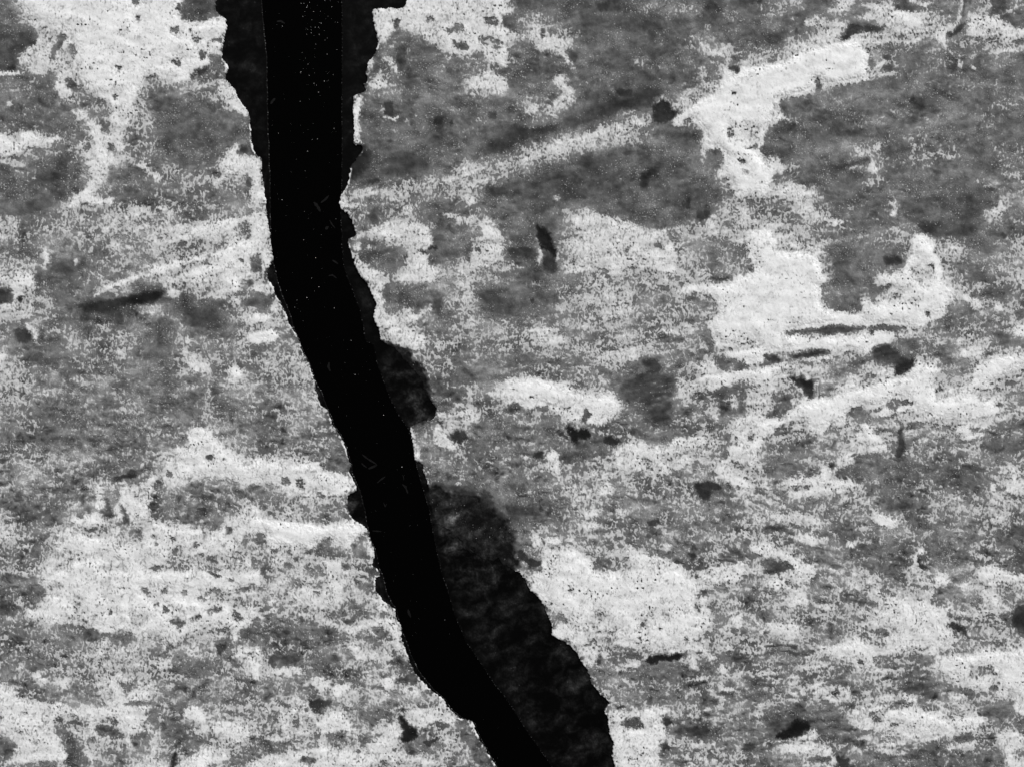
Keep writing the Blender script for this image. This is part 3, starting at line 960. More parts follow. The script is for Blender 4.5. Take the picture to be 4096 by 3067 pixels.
.1 1140,740 1180,700 1280,670 1360,690 1420,660 1490,690 1420,720 1340,740 1280,740 1190,775
.76 1500,700 1560,650 1600,760 1550,820
.42 740,930 1500,890 1700,960 1700,1060 1400,1130 1000,1130 860,1050
.12 1470,910 1490,920 1485,955
.12 1560,940 1600,930 1580,970
.12 930,950 950,945 945,975
.86 790,1160 920,1160 1050,1170 1140,1180 1160,1140 1250,1130 1340,1160 1290,1230 1320,1330 1340,1390 1270,1420 1260,1530 1320,1656 890,1656 870,1560 880,1440 830,1330 900,1310 910,1230 820,1210 = upright snow block with a dark window in it, bottom border right of the channel
.18 910,1280 1000,1230 1080,1220 1150,1310 1090,1330 960,1310
.2 850,1270 880,1260 880,1290
.25 1000,1590 1020,1560 1010,1620
.2 1030,1470 1050,1460 1040,1490
.25 1100,1540 1130,1530 1120,1570
~.15 850,1110 940,1110 1020,1150 920,1150
.12 1290,1230 1340,1210 1400,1260 1320,1310
~.28 1400,1310 1600,1280 1780,1360 1700,1400 1500,1410 1370,1390
.15 1370,1360 1400,1390 1500,1400 1400,1400
.15 1280,1440 1350,1420 1370,1500 1480,1510 1300,1500
.78 1350,1440 1440,1430 1500,1450 1430,1480 1360,1460 = small flat snow patch right of the upright snow block, bottom border
.7 1510,1470 1640,1420 1600,1500
.82 1620,1580 1650,1550 1700,1540 1640,1600
.8 1900,1560 1960,1470 2000,1430 1960,1490
~.25 1960,1480 2000,1440 2100,1440 2120,1480 2000,1530
.7 2130,1450 2200,1440 2190,1480
~.42 1780,1400 1900,1390 2208,1380 2208,1430 1970,1440 1820,1500
~.28 2050,1220 2208,1180 2208,1250
.2 1640,1170 1700,1180 1690,1220
.82 1760,780 1820,760 1860,830 1800,850
.78 1770,1100 1800,1050 1850,1090 1800,1130
.78 1800,980 1930,980 1900,1020 1820,1000
.36 1700,640 2208,700 2208,790 1900,740 1780,730
.2 1970,960 2040,1000 1980,1000
.2 2070,1130 2100,1150 2060,1160
.25 1860,900 1920,910 1900,970 1870,950
.36 1720,1000 2208,1010 2208,1080 1900,1070
.32 2000,880 2208,900 2208,960 2040,960
.36 2050,90 2130,60 2130,250 2208,290 2208,390 2100,360 2000,300 2010,200 2040,180
.36 1620,110 1690,120 1640,180
.4 1760,340 1840,340 1830,430 1740,460
.86 1880,340 1960,340 2000,450 1920,460
.3 1560,240 1640,250 1630,330 1590,320
D4
.86 960,220 1080,180 1200,220 1350,210 1440,260 1540,300 1540,400 1500,460 1640,540 1620,600 1400,640 1200,600 1100,680 1020,620 960,520 1120,480 1080,430 1000,340 940,320 = wide flat snowfield at the lower right, left of a small dark crescent
.38 980,450 1050,500 1060,570 1000,520
.9 420,600 600,600 720,570 740,480 800,560 900,600 920,680 860,780 780,770 700,750 640,700 500,660 410,640 = snow patch with a peaked top and one small black hole, lower right ice
.15 765,730 815,725 810,760 780,765
.15 1510,440 1560,400 1640,410 1700,470 1750,550 1720,560 1640,480
~.22 2080,400 2130,250 2208,220 2208,530 2140,480
.38 1440,110 1560,80 1640,120 1680,170 1850,180 1820,270 1640,240 1500,170
.86 1320,140 1430,100 1430,160 1370,180
.86 1430,20 1550,0 1560,60 1460,90
.82 1640,90 1720,60 1760,120 1680,150
.86 1780,0 2000,0 2000,60 1900,90
.86 1900,200 2080,270 2060,300 1920,240
.36 960,0 1180,10 1190,90 1060,60
.36 640,110 800,130 940,260 820,250 700,240 600,200
.88 0,40 130,30 150,100 60,110 0,90
.86 180,140 330,180 330,260 180,270
.22 380,190 520,200 500,240 420,240
.22 0,130 60,140 50,180 0,150
.3 420,100 540,90 540,140
.84 370,260 500,240 600,290 500,320 400,290
.8 660,70 960,100 940,190 900,100 700,130
.42 210,290 380,290 380,340 240,340
.46 290,540 340,460 500,430 760,430 720,490 640,560 480,560
.84 0,410 250,400 260,540 180,560 60,500
.12 0,470 40,490 0,510
.15 0,600 60,590 240,590 270,640 220,640 160,610 0,625
.28 0,650 120,630 240,650 400,620 400,690 260,700 120,670 0,710
~.45 0,700 200,680 240,760 0,780
.4 900,740 1100,730 1300,680 1430,700 1420,770 1200,800 960,800
.32 1080,930 1300,880 1500,900 1640,970 1860,1010 1800,1050 1500,980 1360,1050 1200,1010
.9 1430,720 1600,690 1900,640 2208,660 2208,1000 2100,1040 1950,1000 1990,860 1880,840 1800,780 1760,760 1700,870 1580,870 1480,800 = snowfield at the right border of the lower right ice
.82 1590,900 1700,870 1800,880 1900,840 1970,910 1900,980 1860,1000 1650,960 1590,920
.35 1780,790 1900,780 1990,860 1880,850 1840,870
.15 1470,770 1490,765 1485,795
.15 1535,825 1550,830 1545,835
.15 1775,870 1800,865 1790,895
.15 1725,890 1740,885 1735,910
.3 1900,950 1980,930 1970,990 1900,980
.32 1860,1070 1940,1100 2060,1040 2110,1090 2080,1200 2040,1260 2000,1330 1900,1290 1900,1180
.84 2100,1000 2208,1010 2208,1200 2120,1200
.88 980,1230 1060,1150 1240,1130 1400,1180 1480,1220 1640,1240 1800,1200 1860,1240 1820,1320 1700,1350 1500,1370 1300,1380 1220,1400 1060,1340 920,1340 900,1300 = long bright snow bank across the lower right ice above a smooth grey strip
.82 670,1180 780,1160 900,1200 890,1330 820,1340 740,1300 690,1250 = small squarish snow patch at the left end of the long bright bank, lower right ice
.3 1050,1270 1110,1270 1110,1310 1060,1305
.3 900,1200 960,1200 970,1280 910,1260
.82 1160,1000 1280,1040 1270,1120 1180,1100
.8 920,1140 980,1090 960,1180
.66 1450,1000 1780,1040 1800,1150 1500,1200 1440,1130
.86 1690,1170 1800,1150 1800,1220 1710,1230
.8 390,940 460,930 700,980 700,1060 600,1100 480,1080 400,1010
.15 545,1030 580,985 600,1010 570,1045
.12 50,900 70,850 90,870
.2 260,1060 290,1030 350,1060 300,1095
.33 0,1180 300,1120 500,1130 620,1180 660,1270 800,1330 780,1400 560,1440 400,1420 420,1320 380,1290 100,1380 0,1380
~.2 140,1310 240,1230 350,1240 300,1300
.08 60,1410 60,1370 160,1330 240,1250 350,1270 360,1310 280,1380 160,1410
.8 240,1420 360,1330 430,1320 410,1390 300,1420
.15 420,1220 480,1240 480,1280
.84 60,1430 220,1450 500,1460 570,1530 590,1580 560,1640 380,1640 320,1560 200,1560 100,1500 = ring shaped snow patch around a dark oval at the bottom border, below a black hollow
.25 310,1590 400,1550 540,1560 540,1600 460,1630 330,1610
.4 60,1620 200,1570 300,1610 320,1656 50,1656
~.22 760,1460 840,1400 850,1480 780,1510
~.22 600,1580 700,1550 700,1656 590,1656
.38 720,1540 1150,1530 1180,1656 700,1656
.35 1190,1510 1420,1420 1600,1380 1800,1390 1700,1480 1500,1470 1700,1540 2000,1500 2040,1600 2000,1656 1200,1656
.78 930,1500 1100,1450 1170,1520 1180,1620 1160,1540 1000,1540
.76 1170,1500 1350,1470 1180,1500
.78 1510,1490 1580,1440 1800,1420 1780,1470 1640,1490
.84 1950,1370 2050,1340 2208,1400 2208,1500 2100,1500 2060,1560 2160,1600 2208,1590 2208,1656 2060,1640 2050,1560 2000,1480 = snow patch in the bottom right corner of the ice
.3 2110,1500 2208,1500 2208,1560 2130,1540
"""
# lead (open channel): bank lines traced on the survey, photo pixels
LEFT_BANK = [(860,-3000),(867,0),(863,46),(904,83),(911,107),(897,153),(888,232),(916,269),(902,320),(935,353),(965,413),(997,450),(1004,501),(1009,580),(1024,617),(1047,640),(1045,696),(1059,742),(1063,805),(1075,907),(1089,1000),(1091,1046),(1070,1079),(1077,1130),(1098,1153),(1098,1176),(1121,1204),(1147,1260),(1152,1292),(1182,1329),(1203,1376),(1210,1408),(1237,1454),(1261,1529),(1263,1564),(1281,1615),(1316,1647),(1330,1698),(1358,1735),(1386,1796),(1404,1861),(1397,1888),(1418,1930),(1428,1958),(1390,1981),(1390,2028),(1409,2074),(1451,2097),(1472,2116),(1481,2157),(1502,2213),(1488,2260),(1511,2273),(1525,2301),(1502,2308),(1502,2355),(1534,2401),(1581,2434),(1581,2461),(1608,2508),(1604,2549),(1632,2624),(1659,2689),(1673,2702),(1720,2754),(1771,2791),(1789,2823),(1836,2870),(1896,2886),(1901,2920),(1924,2962),(1952,3009),(1989,3067),(2300,3600),(2500,6100)]
LEFT_WATER = [(1040,-3000),(1050,0),(1060,130),(1070,230),(1072,350),(1075,500),(1078,600),(1083,720),(1084,850),(1087,960),(1092,1040),(1100,1070),(1117,1139),(1140,1199),(1168,1269),(1178,1310),(1204,1372),(1216,1408),(1243,1454),(1267,1529),(1290,1570),(1312,1630),(1328,1665),(1338,1698),(1366,1735),(1393,1796),(1411,1861),(1410,1890),(1428,1930),(1444,1963),(1462,2037),(1474,2106),(1484,2150),(1510,2213),(1520,2273),(1534,2299),(1548,2360),(1570,2410),(1592,2440),(1600,2500),(1627,2554),(1645,2614),(1683,2689),(1735,2752),(1785,2795),(1806,2830),(1850,2868),(1903,2886),(1912,2920),(1932,2962),(1960,3009),(1997,3067),(2310,3600),(2510,6100)]
RIGHT_BANK = [(1640,-3000),(1630,0),(1613,35),(1488,37),(1495,93),(1506,139),(1513,186),(1497,223),(1472,250),(1462,292),(1474,320),(1455,339),(1469,366),(1418,383),(1411,441),(1418,510),(1414,580),(1455,584),(1440,620),(1405,660),(1395,720),(1385,755),(1367,777),(1356,814),(1365,838),(1400,865),(1414,902),(1423,940),(1390,967),(1409,1028),(1423,1074),(1446,1107),(1474,1148),(1488,1176),(1506,1213),(1492,1269),(1516,1320),(1525,1366),(1576,1394),(1622,1445),(1669,1496),(1690,1540),(1715,1590),(1745,1630),(1738,1675),(1696,1680),(1641,1703),(1650,1768),(1659,1837),(1687,1856),(1716,1950),(1722,2030),(1736,2090),(1790,2130),(1850,2170),(1900,2225),(1985,2245),(2048,2268),(2076,2287),(2099,2313),(2122,2359),(2164,2396),(2187,2452),(2206,2494),(2206,2536),(2252,2563),(2298,2596),(2326,2642),(2354,2689),(2368,2735),(2396,2772),(2438,2805),(2414,2837),(2433,2879),(2433,2920),(2456,2972),(2447,3018),(2458,3067),(2620,3600),(2800,6100)]
RIGHT_WATER = [(1362,-3000),(1365,0),(1365,380),(1364,760),(1360,842),(1365,954),(1369,1046),(1390,1120),(1414,1176),(1437,1241),(1455,1324),(1460,1366),(1492,1380),(1506,1454),(1534,1529),(1557,1592),(1590,1657),(1632,1717),(1650,1796),(1669,1884),(1692,1963),(1715,2037),(1724,2102),(1743,2195),(1766,2297),(1789,2359),(1812,2447),(1840,2512),(1863,2568),(1914,2642),(1975,2735),(2035,2809),(2057,2846),(2104,2920),(2141,2972),(2201,3060),(2480,3600),(2680,6100)]

# ------------------------------------------------------------------ numeric helpers
def pn(x, y, seed):
    """gradient noise, about -1..1"""
    r = np.random.RandomState(seed)
    ang = r.rand(256, 256).astype(np.float32) * 2 * np.pi
    gx, gy = np.cos(ang), np.sin(ang)
    xf = np.floor(x); yf = np.floor(y)
    u = (x - xf).astype(np.float32); v = (y - yf).astype(np.float32)
    xi = xf.astype(np.int64) & 255; yi = yf.astype(np.int64) & 255
    x1 = (xi + 1) & 255; y1 = (yi + 1) & 255
    fu = u * u * u * (u * (u * 6 - 15) + 10); fv = v * v * v * (v * (v * 6 - 15) + 10)
    a = gx[yi, xi] * u + gy[yi, xi] * v
    b = gx[yi, x1] * (u - 1) + gy[yi, x1] * v
    c = gx[y1, xi] * u + gy[y1, xi] * (v - 1)
    d = gx[y1, x1] * (u - 1) + gy[y1, x1] * (v - 1)
    return ((a + fu * (b - a)) * (1 - fv) + (c + fu * (d - c)) * fv) * 1.5

def rot(x, y, deg):
    c, s = math.cos(math.radians(deg)), math.sin(math.radians(deg))
    return x * c - y * s, x * s + y * c

def blur(a, sig):
    """separable gaussian, edge clamped"""
    if sig <= 0: return a
    r = max(1, int(math.ceil(sig * 2.5)))
    k = np.exp(-0.5 * (np.arange(-r, r + 1) / sig) ** 2); k /= k.sum()
    for ax in (0, 1):
        p = [(0, 0), (0, 0)]; p[ax] = (r, r)
        b = np.pad(a, p, mode='edge'); o = np.zeros_like(a)
        n = a.shape[ax]
        for i, w in enumerate(k):
            o += w * (b[i:i + n, :] if ax == 0 else b[:, i:i + n])
        a = o
    return a

def raster(poly, x0, y0, step, w, h):
    """even-odd fill of a polygon on a grid, 3x supersampled in x by exact spans and 2x in y"""
    m = np.zeros((h, w), np.float32)
    P = np.array(poly, float); Q = np.roll(P, -1, axis=0)
    for sub in (0.25, 0.75):
        ys = y0 + (np.arange(h) + sub - 0.5) * step
        for j in range(h):
            y = ys[j]
            k = ((P[:, 1] <= y) & (Q[:, 1] > y)) | ((Q[:, 1] <= y) & (P[:, 1] > y))
            if not k.any(): continue
            xs = np.sort(P[k, 0] + (y - P[k, 1]) * (Q[k, 0] - P[k, 0]) / (Q[k, 1] - P[k, 1]))
            g = (xs - x0) / step + 0.5
            for a, b in zip(g[0::2], g[1::2]):
                a = min(max(a, 0.0), w); b = min(max(b, 0.0), w)
                ia, ib = int(a), int(b)
                if ia == ib:
                    if ia < w: m[j, ia] += 0.5 * (b - a)
                else:
                    m[j, ia] += 0.5 * (ia + 1 - a)
                    m[j, ia + 1:ib] += 0.5
                    if ib < w: m[j, ib] += 0.5 * (b - ib)
    return m

def bilerp(a, x, y):
    h, w = a.shape
    x = np.clip(x, 0, w - 1.001); y = np.clip(y, 0, h - 1.001)
    xi = x.astype(np.int32); yi = y.astype(np.int32)
    u = (x - xi).astype(np.float32); v = (y - yi).astype(np.float32)
    return (a[yi, xi] * (1 - u) + a[yi, xi + 1] * u) * (1 - v) + (a[yi + 1, xi] * (1 - u) + a[yi + 1, xi + 1] * u) * v

def smooth(v, a, b):
    t = np.clip((v - a) / (b - a), 0, 1)
    return t * t * (3 - 2 * t)

def s2l(c):
    c = np.clip(c, 0, 1)
    return np.where(c <= 0.04045, c / 12.92, ((c + 0.055) / 1.055) ** 2.4)

# ------------------------------------------------------------------ brightness field F of the bare ice and the snow on it
ST = 4.0
FW, FH = int(W0 / ST) + 1, int(H0 / ST) + 1
blocks = {}
cur = None
for ln in BASE.split():
    if ln[0] in 'ABCD': cur = ln; blocks[cur] = []
    else: blocks[cur].append([int(c) for c in ln])
G = np.zeros((48, 64), np.float32)
for i, r in enumerate('ABCD'):
    for j in range(4):
        G[i * 12:(i + 1) * 12, j * 16:(j + 1) * 16] = np.array(blocks[r + str(j + 1)])
known = G >= 3
Gv = np.where(known, G, 0)
for _ in range(12):                                   # fill the channel from its banks
    s = blur(known.astype(np.float32), 1.0); t = blur(Gv * known, 1.0)
    new = (~known) & (s > 0.02)
    Gv = np.where(new, t / np.maximum(s, 1e-6), Gv); known = known | new
Gv = np.interp(Gv, [0, 3, 4, 5, 6, 7, 8, 9], [0, .28, .365, .48, .60, .71, .82, .92]).astype(np.float32)
yy, xx = np.mgrid[0:FH, 0:FW].astype(np.float32)
wx = xx + 2.5 * pn(xx / 14, yy / 14, 11) + 2.0 * pn(xx / 5, yy / 5, 12)
wy = yy + 2.5 * pn(xx / 14, yy / 14, 13) + 2.0 * pn(xx / 5, yy / 5, 14)
Fm = bilerp(Gv, wx * ST / 64.0 - 0.5, wy * ST / 64.0 - 0.5)

PATCH = np.full((FH, FW), -1, np.int16)
LABELS = []
org = None
for ln in FEATURES.strip().split('\n'):
    ln = ln.strip()
    if not ln: continue
    if ln == 'S': org = (0, 0, 1.0); continue
    if len(ln) == 2:
        oy = {'A': 0, 'B': 768, 'C': 1536, 'D': 2299}[ln[0]]; org = ((int(ln[1]) - 1) * 1024, oy, 1024 / 2208.0); continue
    lab = None
    if '=' in ln: ln, lab = ln.split('='); ln = ln.strip(); lab = lab.strip()
    tok = ln.split()
    soft = tok[0][0] == '~'; val = float(tok[0].lstrip('~'))
    pts = [tuple(float(q) for q in t.split(',')) for t in tok[1:]]
    if org[2] < 1:                                       # let shapes that end on a tile edge run a little past it
        pts = [(x - 40 if x <= 8 and org[0] > 0 else x + 40 if x >= 2200 and org[0] < 3000 else x,
                y - 40 if y <= 8 and org[1] > 0 else y + 40 if y >= 1648 and org[1] < 2000 else y) for x, y in pts]
    pts = [(org[0] + x * org[2], org[1] + y * org[2]) for x, y in pts]
    big = max(max(p[0] for p in pts) - min(p[0] for p in pts), max(p[1] for p in pts) - min(p[1] for p in pts))
    ar = math.sqrt(abs(sum(a[0] * b[1] - b[0] * a[1] for a, b in zip(pts, pts[1:] + pts[:1]))) / 2)
    if soft: sg = min(8.0, ar / 34.0)
    elif val < 0.2: sg = min(1.6, 0.45 + ar / 150.0)
    elif val < 0.55: sg = min(1.3, 0.4 + ar / 120.0)
    else: sg = min(1.5, 0.4 + ar / 120.0)
    if 0.3 < val < 0.44: val -= 0.02
    if val < 0.36 and ar < 40: val = val + 0.03
    pad = int(sg * 3) + 2
    x0 = max(0, int(min(p[0] for p in pts) / ST) - pad); x1 = min(FW, int(max(p[0] for p in pts) / ST) + pad + 2)
    y0 = max(0, int(min(p[1] for p in pts) / ST) - pad); y1 = min(FH, int(max(p[1] for p in pts) / ST) + pad + 2)
    # run polygons that touch the border of the survey on past it
    pts = [(x - 60 if x < 6 else x + 60 if x > W0 - 6 else x, y - 60 if y < 6 else y + 60 if y > H0 - 6 else y) for x, y in pts]
    raw = raster(pts, x0 * ST, y0 * ST, ST, x1 - x0, y1 - y0)
    m = blur(raw, sg)
    if 0.28 < val < 0.47 and ar > 60: m = m * 0.84
    if val < 0.36 and ar < 60 and not soft: m = m * 0.82
    F_ = Fm[y0:y1, x0:x1]
    Fm[y0:y1, x0:x1] = F_ * (1 - m) + val * m
    if lab:
        LABELS.append(lab)
        g = blur(raw, 2.2) > 0.22
        sub = PATCH[y0:y1, x0:x1]; sub[g] = len(LABELS) - 1

# ------------------------------------------------------------------ the survey grid (fine inside the view, coarser outside)
def axis(n, lo, hi):
    core = np.linspace(lo, hi, n); d = core[1] - core[0]
    o = []; q = hi
    while q < hi + 1400: d = min(d * 1.03, 12); q += d; o.append(q)
    while q < hi + 40000: d *= 1.35; q += d; o.append(q)
    o = np.array(o)
    return np.concatenate([(lo - (o - hi))[::-1], core, o])
NX, NY = 1800, 1350
ax = axis(NX, -24.0, W0 + 24); ay = axis(NY, -24.0, H0 + 24)
nx, ny = len(ax), len(ay)
PX, PY = np.meshgrid(ax, ay)
def mirror(v, n):
    v = np.mod(v, 2 * n); return np.where(v > n, 2 * n - v, v)
dx = 5 * pn(PX / 34, PY / 34, 1) + 5 * pn(PX / 14, PY / 16, 2) + 4.5 * pn(PX / 6, PY / 7, 3)
dy = 5 * pn(PX / 34, PY / 34, 4) + 5 * pn(PX / 14, PY / 16, 5) + 5.5 * pn(PX / 6, PY / 7, 6)
mx = mirror(PX + dx, W0 - 1) / ST; my = mirror(PY + dy, H0 - 1) / ST
F = bilerp(Fm, mx, my)
Fs = bilerp(blur(Fm, 3.0), mx, my)
# wind furrows: long grains whose direction turns across the survey
def furrow(deg, seed):
    u_, v_ = rot(PX, PY, deg)
    v_ = v_ + 14 * pn(u_ / 160, v_ / 90, seed + 3)
    return 0.6 * pn(u_ / 190, v_ / 32, seed) + 0.5 * pn(u_ / 80, v_ / 15, seed + 1) + 0.25 * pn(u_ / 30, v_ / 8, seed + 2)
w_dn = np.exp(-(((PX - 3050) / 800) ** 2 + ((PY - 2150) / 330) ** 2))          # falling to the right
w_up = smooth(PX, 1900, 2700) * smooth(PY, 900, 1400) * (1 - smooth(PY, 1750, 2000))
w_bt = smooth(PX, 2200, 2800) * smooth(PY, 2350, 2650)   # rising to the right
w_tp = (1 - smooth(PY, 900, 1300))
f_dn, f_up, f_tp, f_hz = furrow(-24, 200), furrow(12, 210), furrow(15, 220), furrow(3, 230)
fur = f_hz * (1 - w_tp) + f_tp * w_tp
fur = fur * (1 - w_up) + f_up * w_up
f_bt = furrow(8, 250)
fur = fur * (1 - w_bt) + f_bt * w_bt
fur = fur * (1 - w_dn) + f_dn * w_dn
mid = smooth(F, 0.36, 0.50) * (1 - smooth(F, 0.68, 0.85))
fr = 0.5 * pn(PX / 120, PY / 80, 7) + 0.5 * pn(PX / 58, PY / 42, 8) + 0.5 * pn(PX / 26, PY / 23, 9) + 0.4 * pn(PX / 12, PY / 13, 10)
F = F + (0.045 + 0.075 * mid) * fr * smooth(F, 0.1, 0.3) + (0.035 + (0.11 + 0.12 * w_dn + 0.10 * w_up + 0.10 * w_bt) * mid + 0.05 * (w_up + w_bt)) * fur * smooth(F, 0.1, 0.3)
pid = PATCH[np.clip(np.round(my).astype(int), 0, FH - 1), np.clip(np.round(mx).astype(int), 0, FW - 1)]
inview = (PX > -60) & (PX < W0 + 60) & (PY > -60) & (PY < H0 + 60)
pid = np.where(inview, pid, -1)

# channel masks
LX0, LY0, LS, LW_, LH_ = 300.0, -600.0, 4.0, 700, 1080
def region(left, right):
    poly = list(left) + list(reversed(right))
    return blur(raster(poly, LX0, LY0, LS, LW_, LH_), 1.0)
FAR = -100000.0
M_L = region([(FAR, -3000), (FAR, 6100)], LEFT_BANK)
M_R = region(RIGHT_BANK, [(1e5, -3000), (1e5, 6100)])
M_LW = region([(FAR, -3000), (FAR, 6100)], LEFT_WATER)
M_RW = region(RIGHT_WATER, [(1e5, -3000), (1e5, 6100)])
ex = PX + 3.5 * pn(PX / 22, PY / 22, 21) + 3.5 * pn(PX / 9, PY / 9, 22)
ey = PY + 3.5 * pn(PX / 22, PY / 22, 23) + 3.5 * pn(PX / 9, PY / 9, 24)
def lead(M, x, y): return bilerp(M, (x - LX0) / LS, (np.clip(y, LY0 + 8, LY0 + (LH_ - 3) * LS) - LY0) / LS)
rag = np.exp(-(((PX - 1880) / 190) ** 2 + ((PY - 2160) / 150) ** 2))
ex = ex + rag * (30 * pn(PX / 70, PY / 70, 27) + 18 * pn(PX / 28, PY / 28, 28)); ey = ey + rag * (30 * pn(PX / 70, PY / 70, 29) + 18 * pn(PX / 28, PY / 28, 30))
vL, vR = lead(M_L, ex, ey), lead(M_R, ex, ey)
ex2 = PX + 2.0 * pn(PX / 40, PY / 40, 25) + 1.5 * pn(PX / 9, PY / 9, 26)
vLW, vRW = lead(M_LW, ex2, PY), lead(M_RW, ex2, PY)

F = F + (0.02 + 0.045 * smooth(PY, 1350, 2000)) * smooth(F, 0.24, 0.34) * (1 - smooth(F, 0.55, 0.7))
F = F + 0.10 * np.maximum(pn(PX / 130, PY / 75, 57) + 0.4 * pn(PX / 45, PY / 32, 58), 0) * smooth(F, 0.24, 0.34) * (1 - smooth(F, 0.50, 0.66))
# lacy crust: thin crooked threads of frost, thickest in the torn up lower part of the survey
lu, lv = rot(PX, PY, -8)
lu = lu + 16 * pn(lu / 55, lv / 55, 241) + 7 * pn(lu / 17, lv / 17, 242); lv = lv + 13 * pn(lu / 55, lv / 55, 243) + 7 * pn(lu / 17, lv / 17, 244)
r1 = 1 - 2.4 * np.abs(pn(lu / 95, lv / 46, 245)); r2 = 1 - 2.4 * np.abs(pn(lu / 42, lv / 24, 246)); r3 = 1 - 2.4 * np.abs(pn(lu / 17, lv / 13, 247))
lace = 0.5 * r1 + 0.5 * r2 + 0.35 * r3 - 0.52
low = 0.70 + 0.30 * smooth(PY, 1400, 2000)
lm = smooth(F, 0.30, 0.50) * (1 - smooth(F, 0.70, 0.87))
F = F + 0.24 * low * lm * lace
F = F - 0.09 * low * smooth(F, 0.66, 0.76) * (1 - smooth(F, 0.90, 0.97)) * np.maximum(-lace - 0.1, 0)
# clouds in the thin new ice
tx, ty = rot(PX, PY, 20)
tx = tx + 14 * pn(tx / 60, ty / 60, 95); ty = ty + 14 * pn(tx / 60, ty / 60, 96)
cl = 0.50 + 0.62 * pn(tx / 130, ty / 85, 91) + 0.50 * pn(tx / 52, ty / 38, 92) + 0.34 * pn(tx / 21, ty / 17, 93) + 0.24 * pn(PX / 8, PY / 8, 97) + 0.15 * pn(PX / 4, PY / 4, 98)
cl = np.clip(cl, 0, 1.5)
# wet cloudy ice at the head of the wide right hand ledge: it breaks up softly into the sheet
SHELF = [(1690, 1940), (1780, 1975), (1900, 2000), (1990, 2060), (2045, 2150), (2075, 2300), (1950, 2330), (1720, 2200)]
sm = blur(raster(SHELF, LX0, LY0, LS, LW_, LH_), 9.0)
SHELF2 = [(1500, 1365), (1600, 1395), (1690, 1470), (1715, 1560), (1735, 1620), (1715, 1670), (1650, 1690), (1600, 1650), (1550, 1500)]
sm = np.maximum(sm, blur(raster(SHELF2, LX0, LY0, LS, LW_, LH_), 6.0))
sm = lead(sm, PX, PY)
sm = smooth(sm + 0.28 * fr * (sm > 0.01), 0.16, 0.55)
F = F * (1 - sm) + (0.03 + 0.22 * cl ** 1.5) * sm
# white frost rim along parts of both banks
eb = np.maximum(lead(blur(M_L, 2.5), PX, PY), lead(blur(M_R, 2.5), PX, PY))
rimw = smooth(np.maximum(vL, vR), 0.40, 0.60) * (1 - smooth(eb, 0.62, 0.86)) * smooth(pn(PX / 75, PY / 75, 47) + 0.5 * pn(PX / 18, PY / 18, 48), 0.12, 0.40) * (1 - sm)
F = F + rimw * (0.84 - F)

# ------------------------------------------------------------------ snow cover
sx, sy = rot(PX, PY, -6)
wxx = sx + 7 * pn(sx / 40, sy / 40, 31); wyy = sy + 7 * pn(sx / 40, sy / 40, 32)
n = (0.16 * pn(wxx / 80, wyy / 56, 33) + 0.30 * pn(wxx / 36, wyy / 40, 34) + 0.58 * pn(wxx / 13, wyy / 22, 35)
     + 0.75 * pn(wxx / 6.6, wyy / 11, 36) + 0.30 * pn(PX / 5, PY / 7, 37))
n = n / n[inview].std()
n = 0.5 * (1 + np.tanh(0.80 * n))
# thin veil of frost on the ice between the flecks: half way shades are a mix of veil and flecks
vs = 0.14 + 0.50 * smooth(pn(PX / 230, PY / 150, 55) + 0.5 * pn(PX / 80, PY / 60, 56) + 0.55 * smooth(PY, 1150, 1600) * (1 - smooth(PX, 900, 1300)) * (1 - smooth(PY, 1900, 2300)), -0.15, 0.75)
veil = np.where(F < 0.42, F, 0.42 + vs * (np.minimum(F, 0.72) - 0.42))
full = np.clip(0.755 + 0.175 * smooth(F, 0.62, 0.93), 0.6, 0.94)
cov = (F - veil) / np.maximum(full - 0.02 - veil, 0.08)
cov = np.where(F < 0.42, (F - 0.42) * 2.0, np.clip(cov * 1.10 + 0.04, 0, 1.25))
# lone grains of snow on bare ice
gr = np.maximum(np.maximum(pn(PX / 6.0, PY / 6.0, 41), pn(PX / 4.4, PY / 4.4, 44) * 0.92), 0) ** 2 * 2.5 * smooth(pn(PX / 120, PY / 80, 42) + 0.6 * pn(PX / 38, PY / 30, 43), -0.7, 0.5)
gr = np.where(F > 0.3, gr, gr * 0.55)
depth = np.maximum(cov - n, np.where(cov < 0.5, gr - 0.50, -1.0))
pit = np.maximum(pn(PX / 8, PY / 11, 45), 0) * (0.6 + 0.8 * smooth(pn(PX / 90, PY / 60, 46), -0.1, 0.5))
depth = np.where(F > 0.6, np.minimum(depth, (0.62 - pit) * 1.2 + 0.25 * smooth(F, 0.84, 0.93)), depth)      # small melt pits      # > 0 where snow lies
big = np.clip((Fs - 0.62) / 0.3, 0, 1)
hum = 0.5 + 0.5 * pn(PX / 60, PY / 48, 51)
dp = smooth(depth, 0.0, 0.5)
Fb = bilerp(blur(Fm, 5.0), mx, my)
crest = np.clip((Fb - 0.60) / 0.32, 0, 1)
zsnow = np.clip(depth * 0.03, -0.05, 0.007) + crest * (0.02 + 0.045 * hum) + np.clip((Fb - 0.82) / 0.10, 0, 1) * 0.05 + 0.003 * pn(PX / 11, PY / 13, 52)

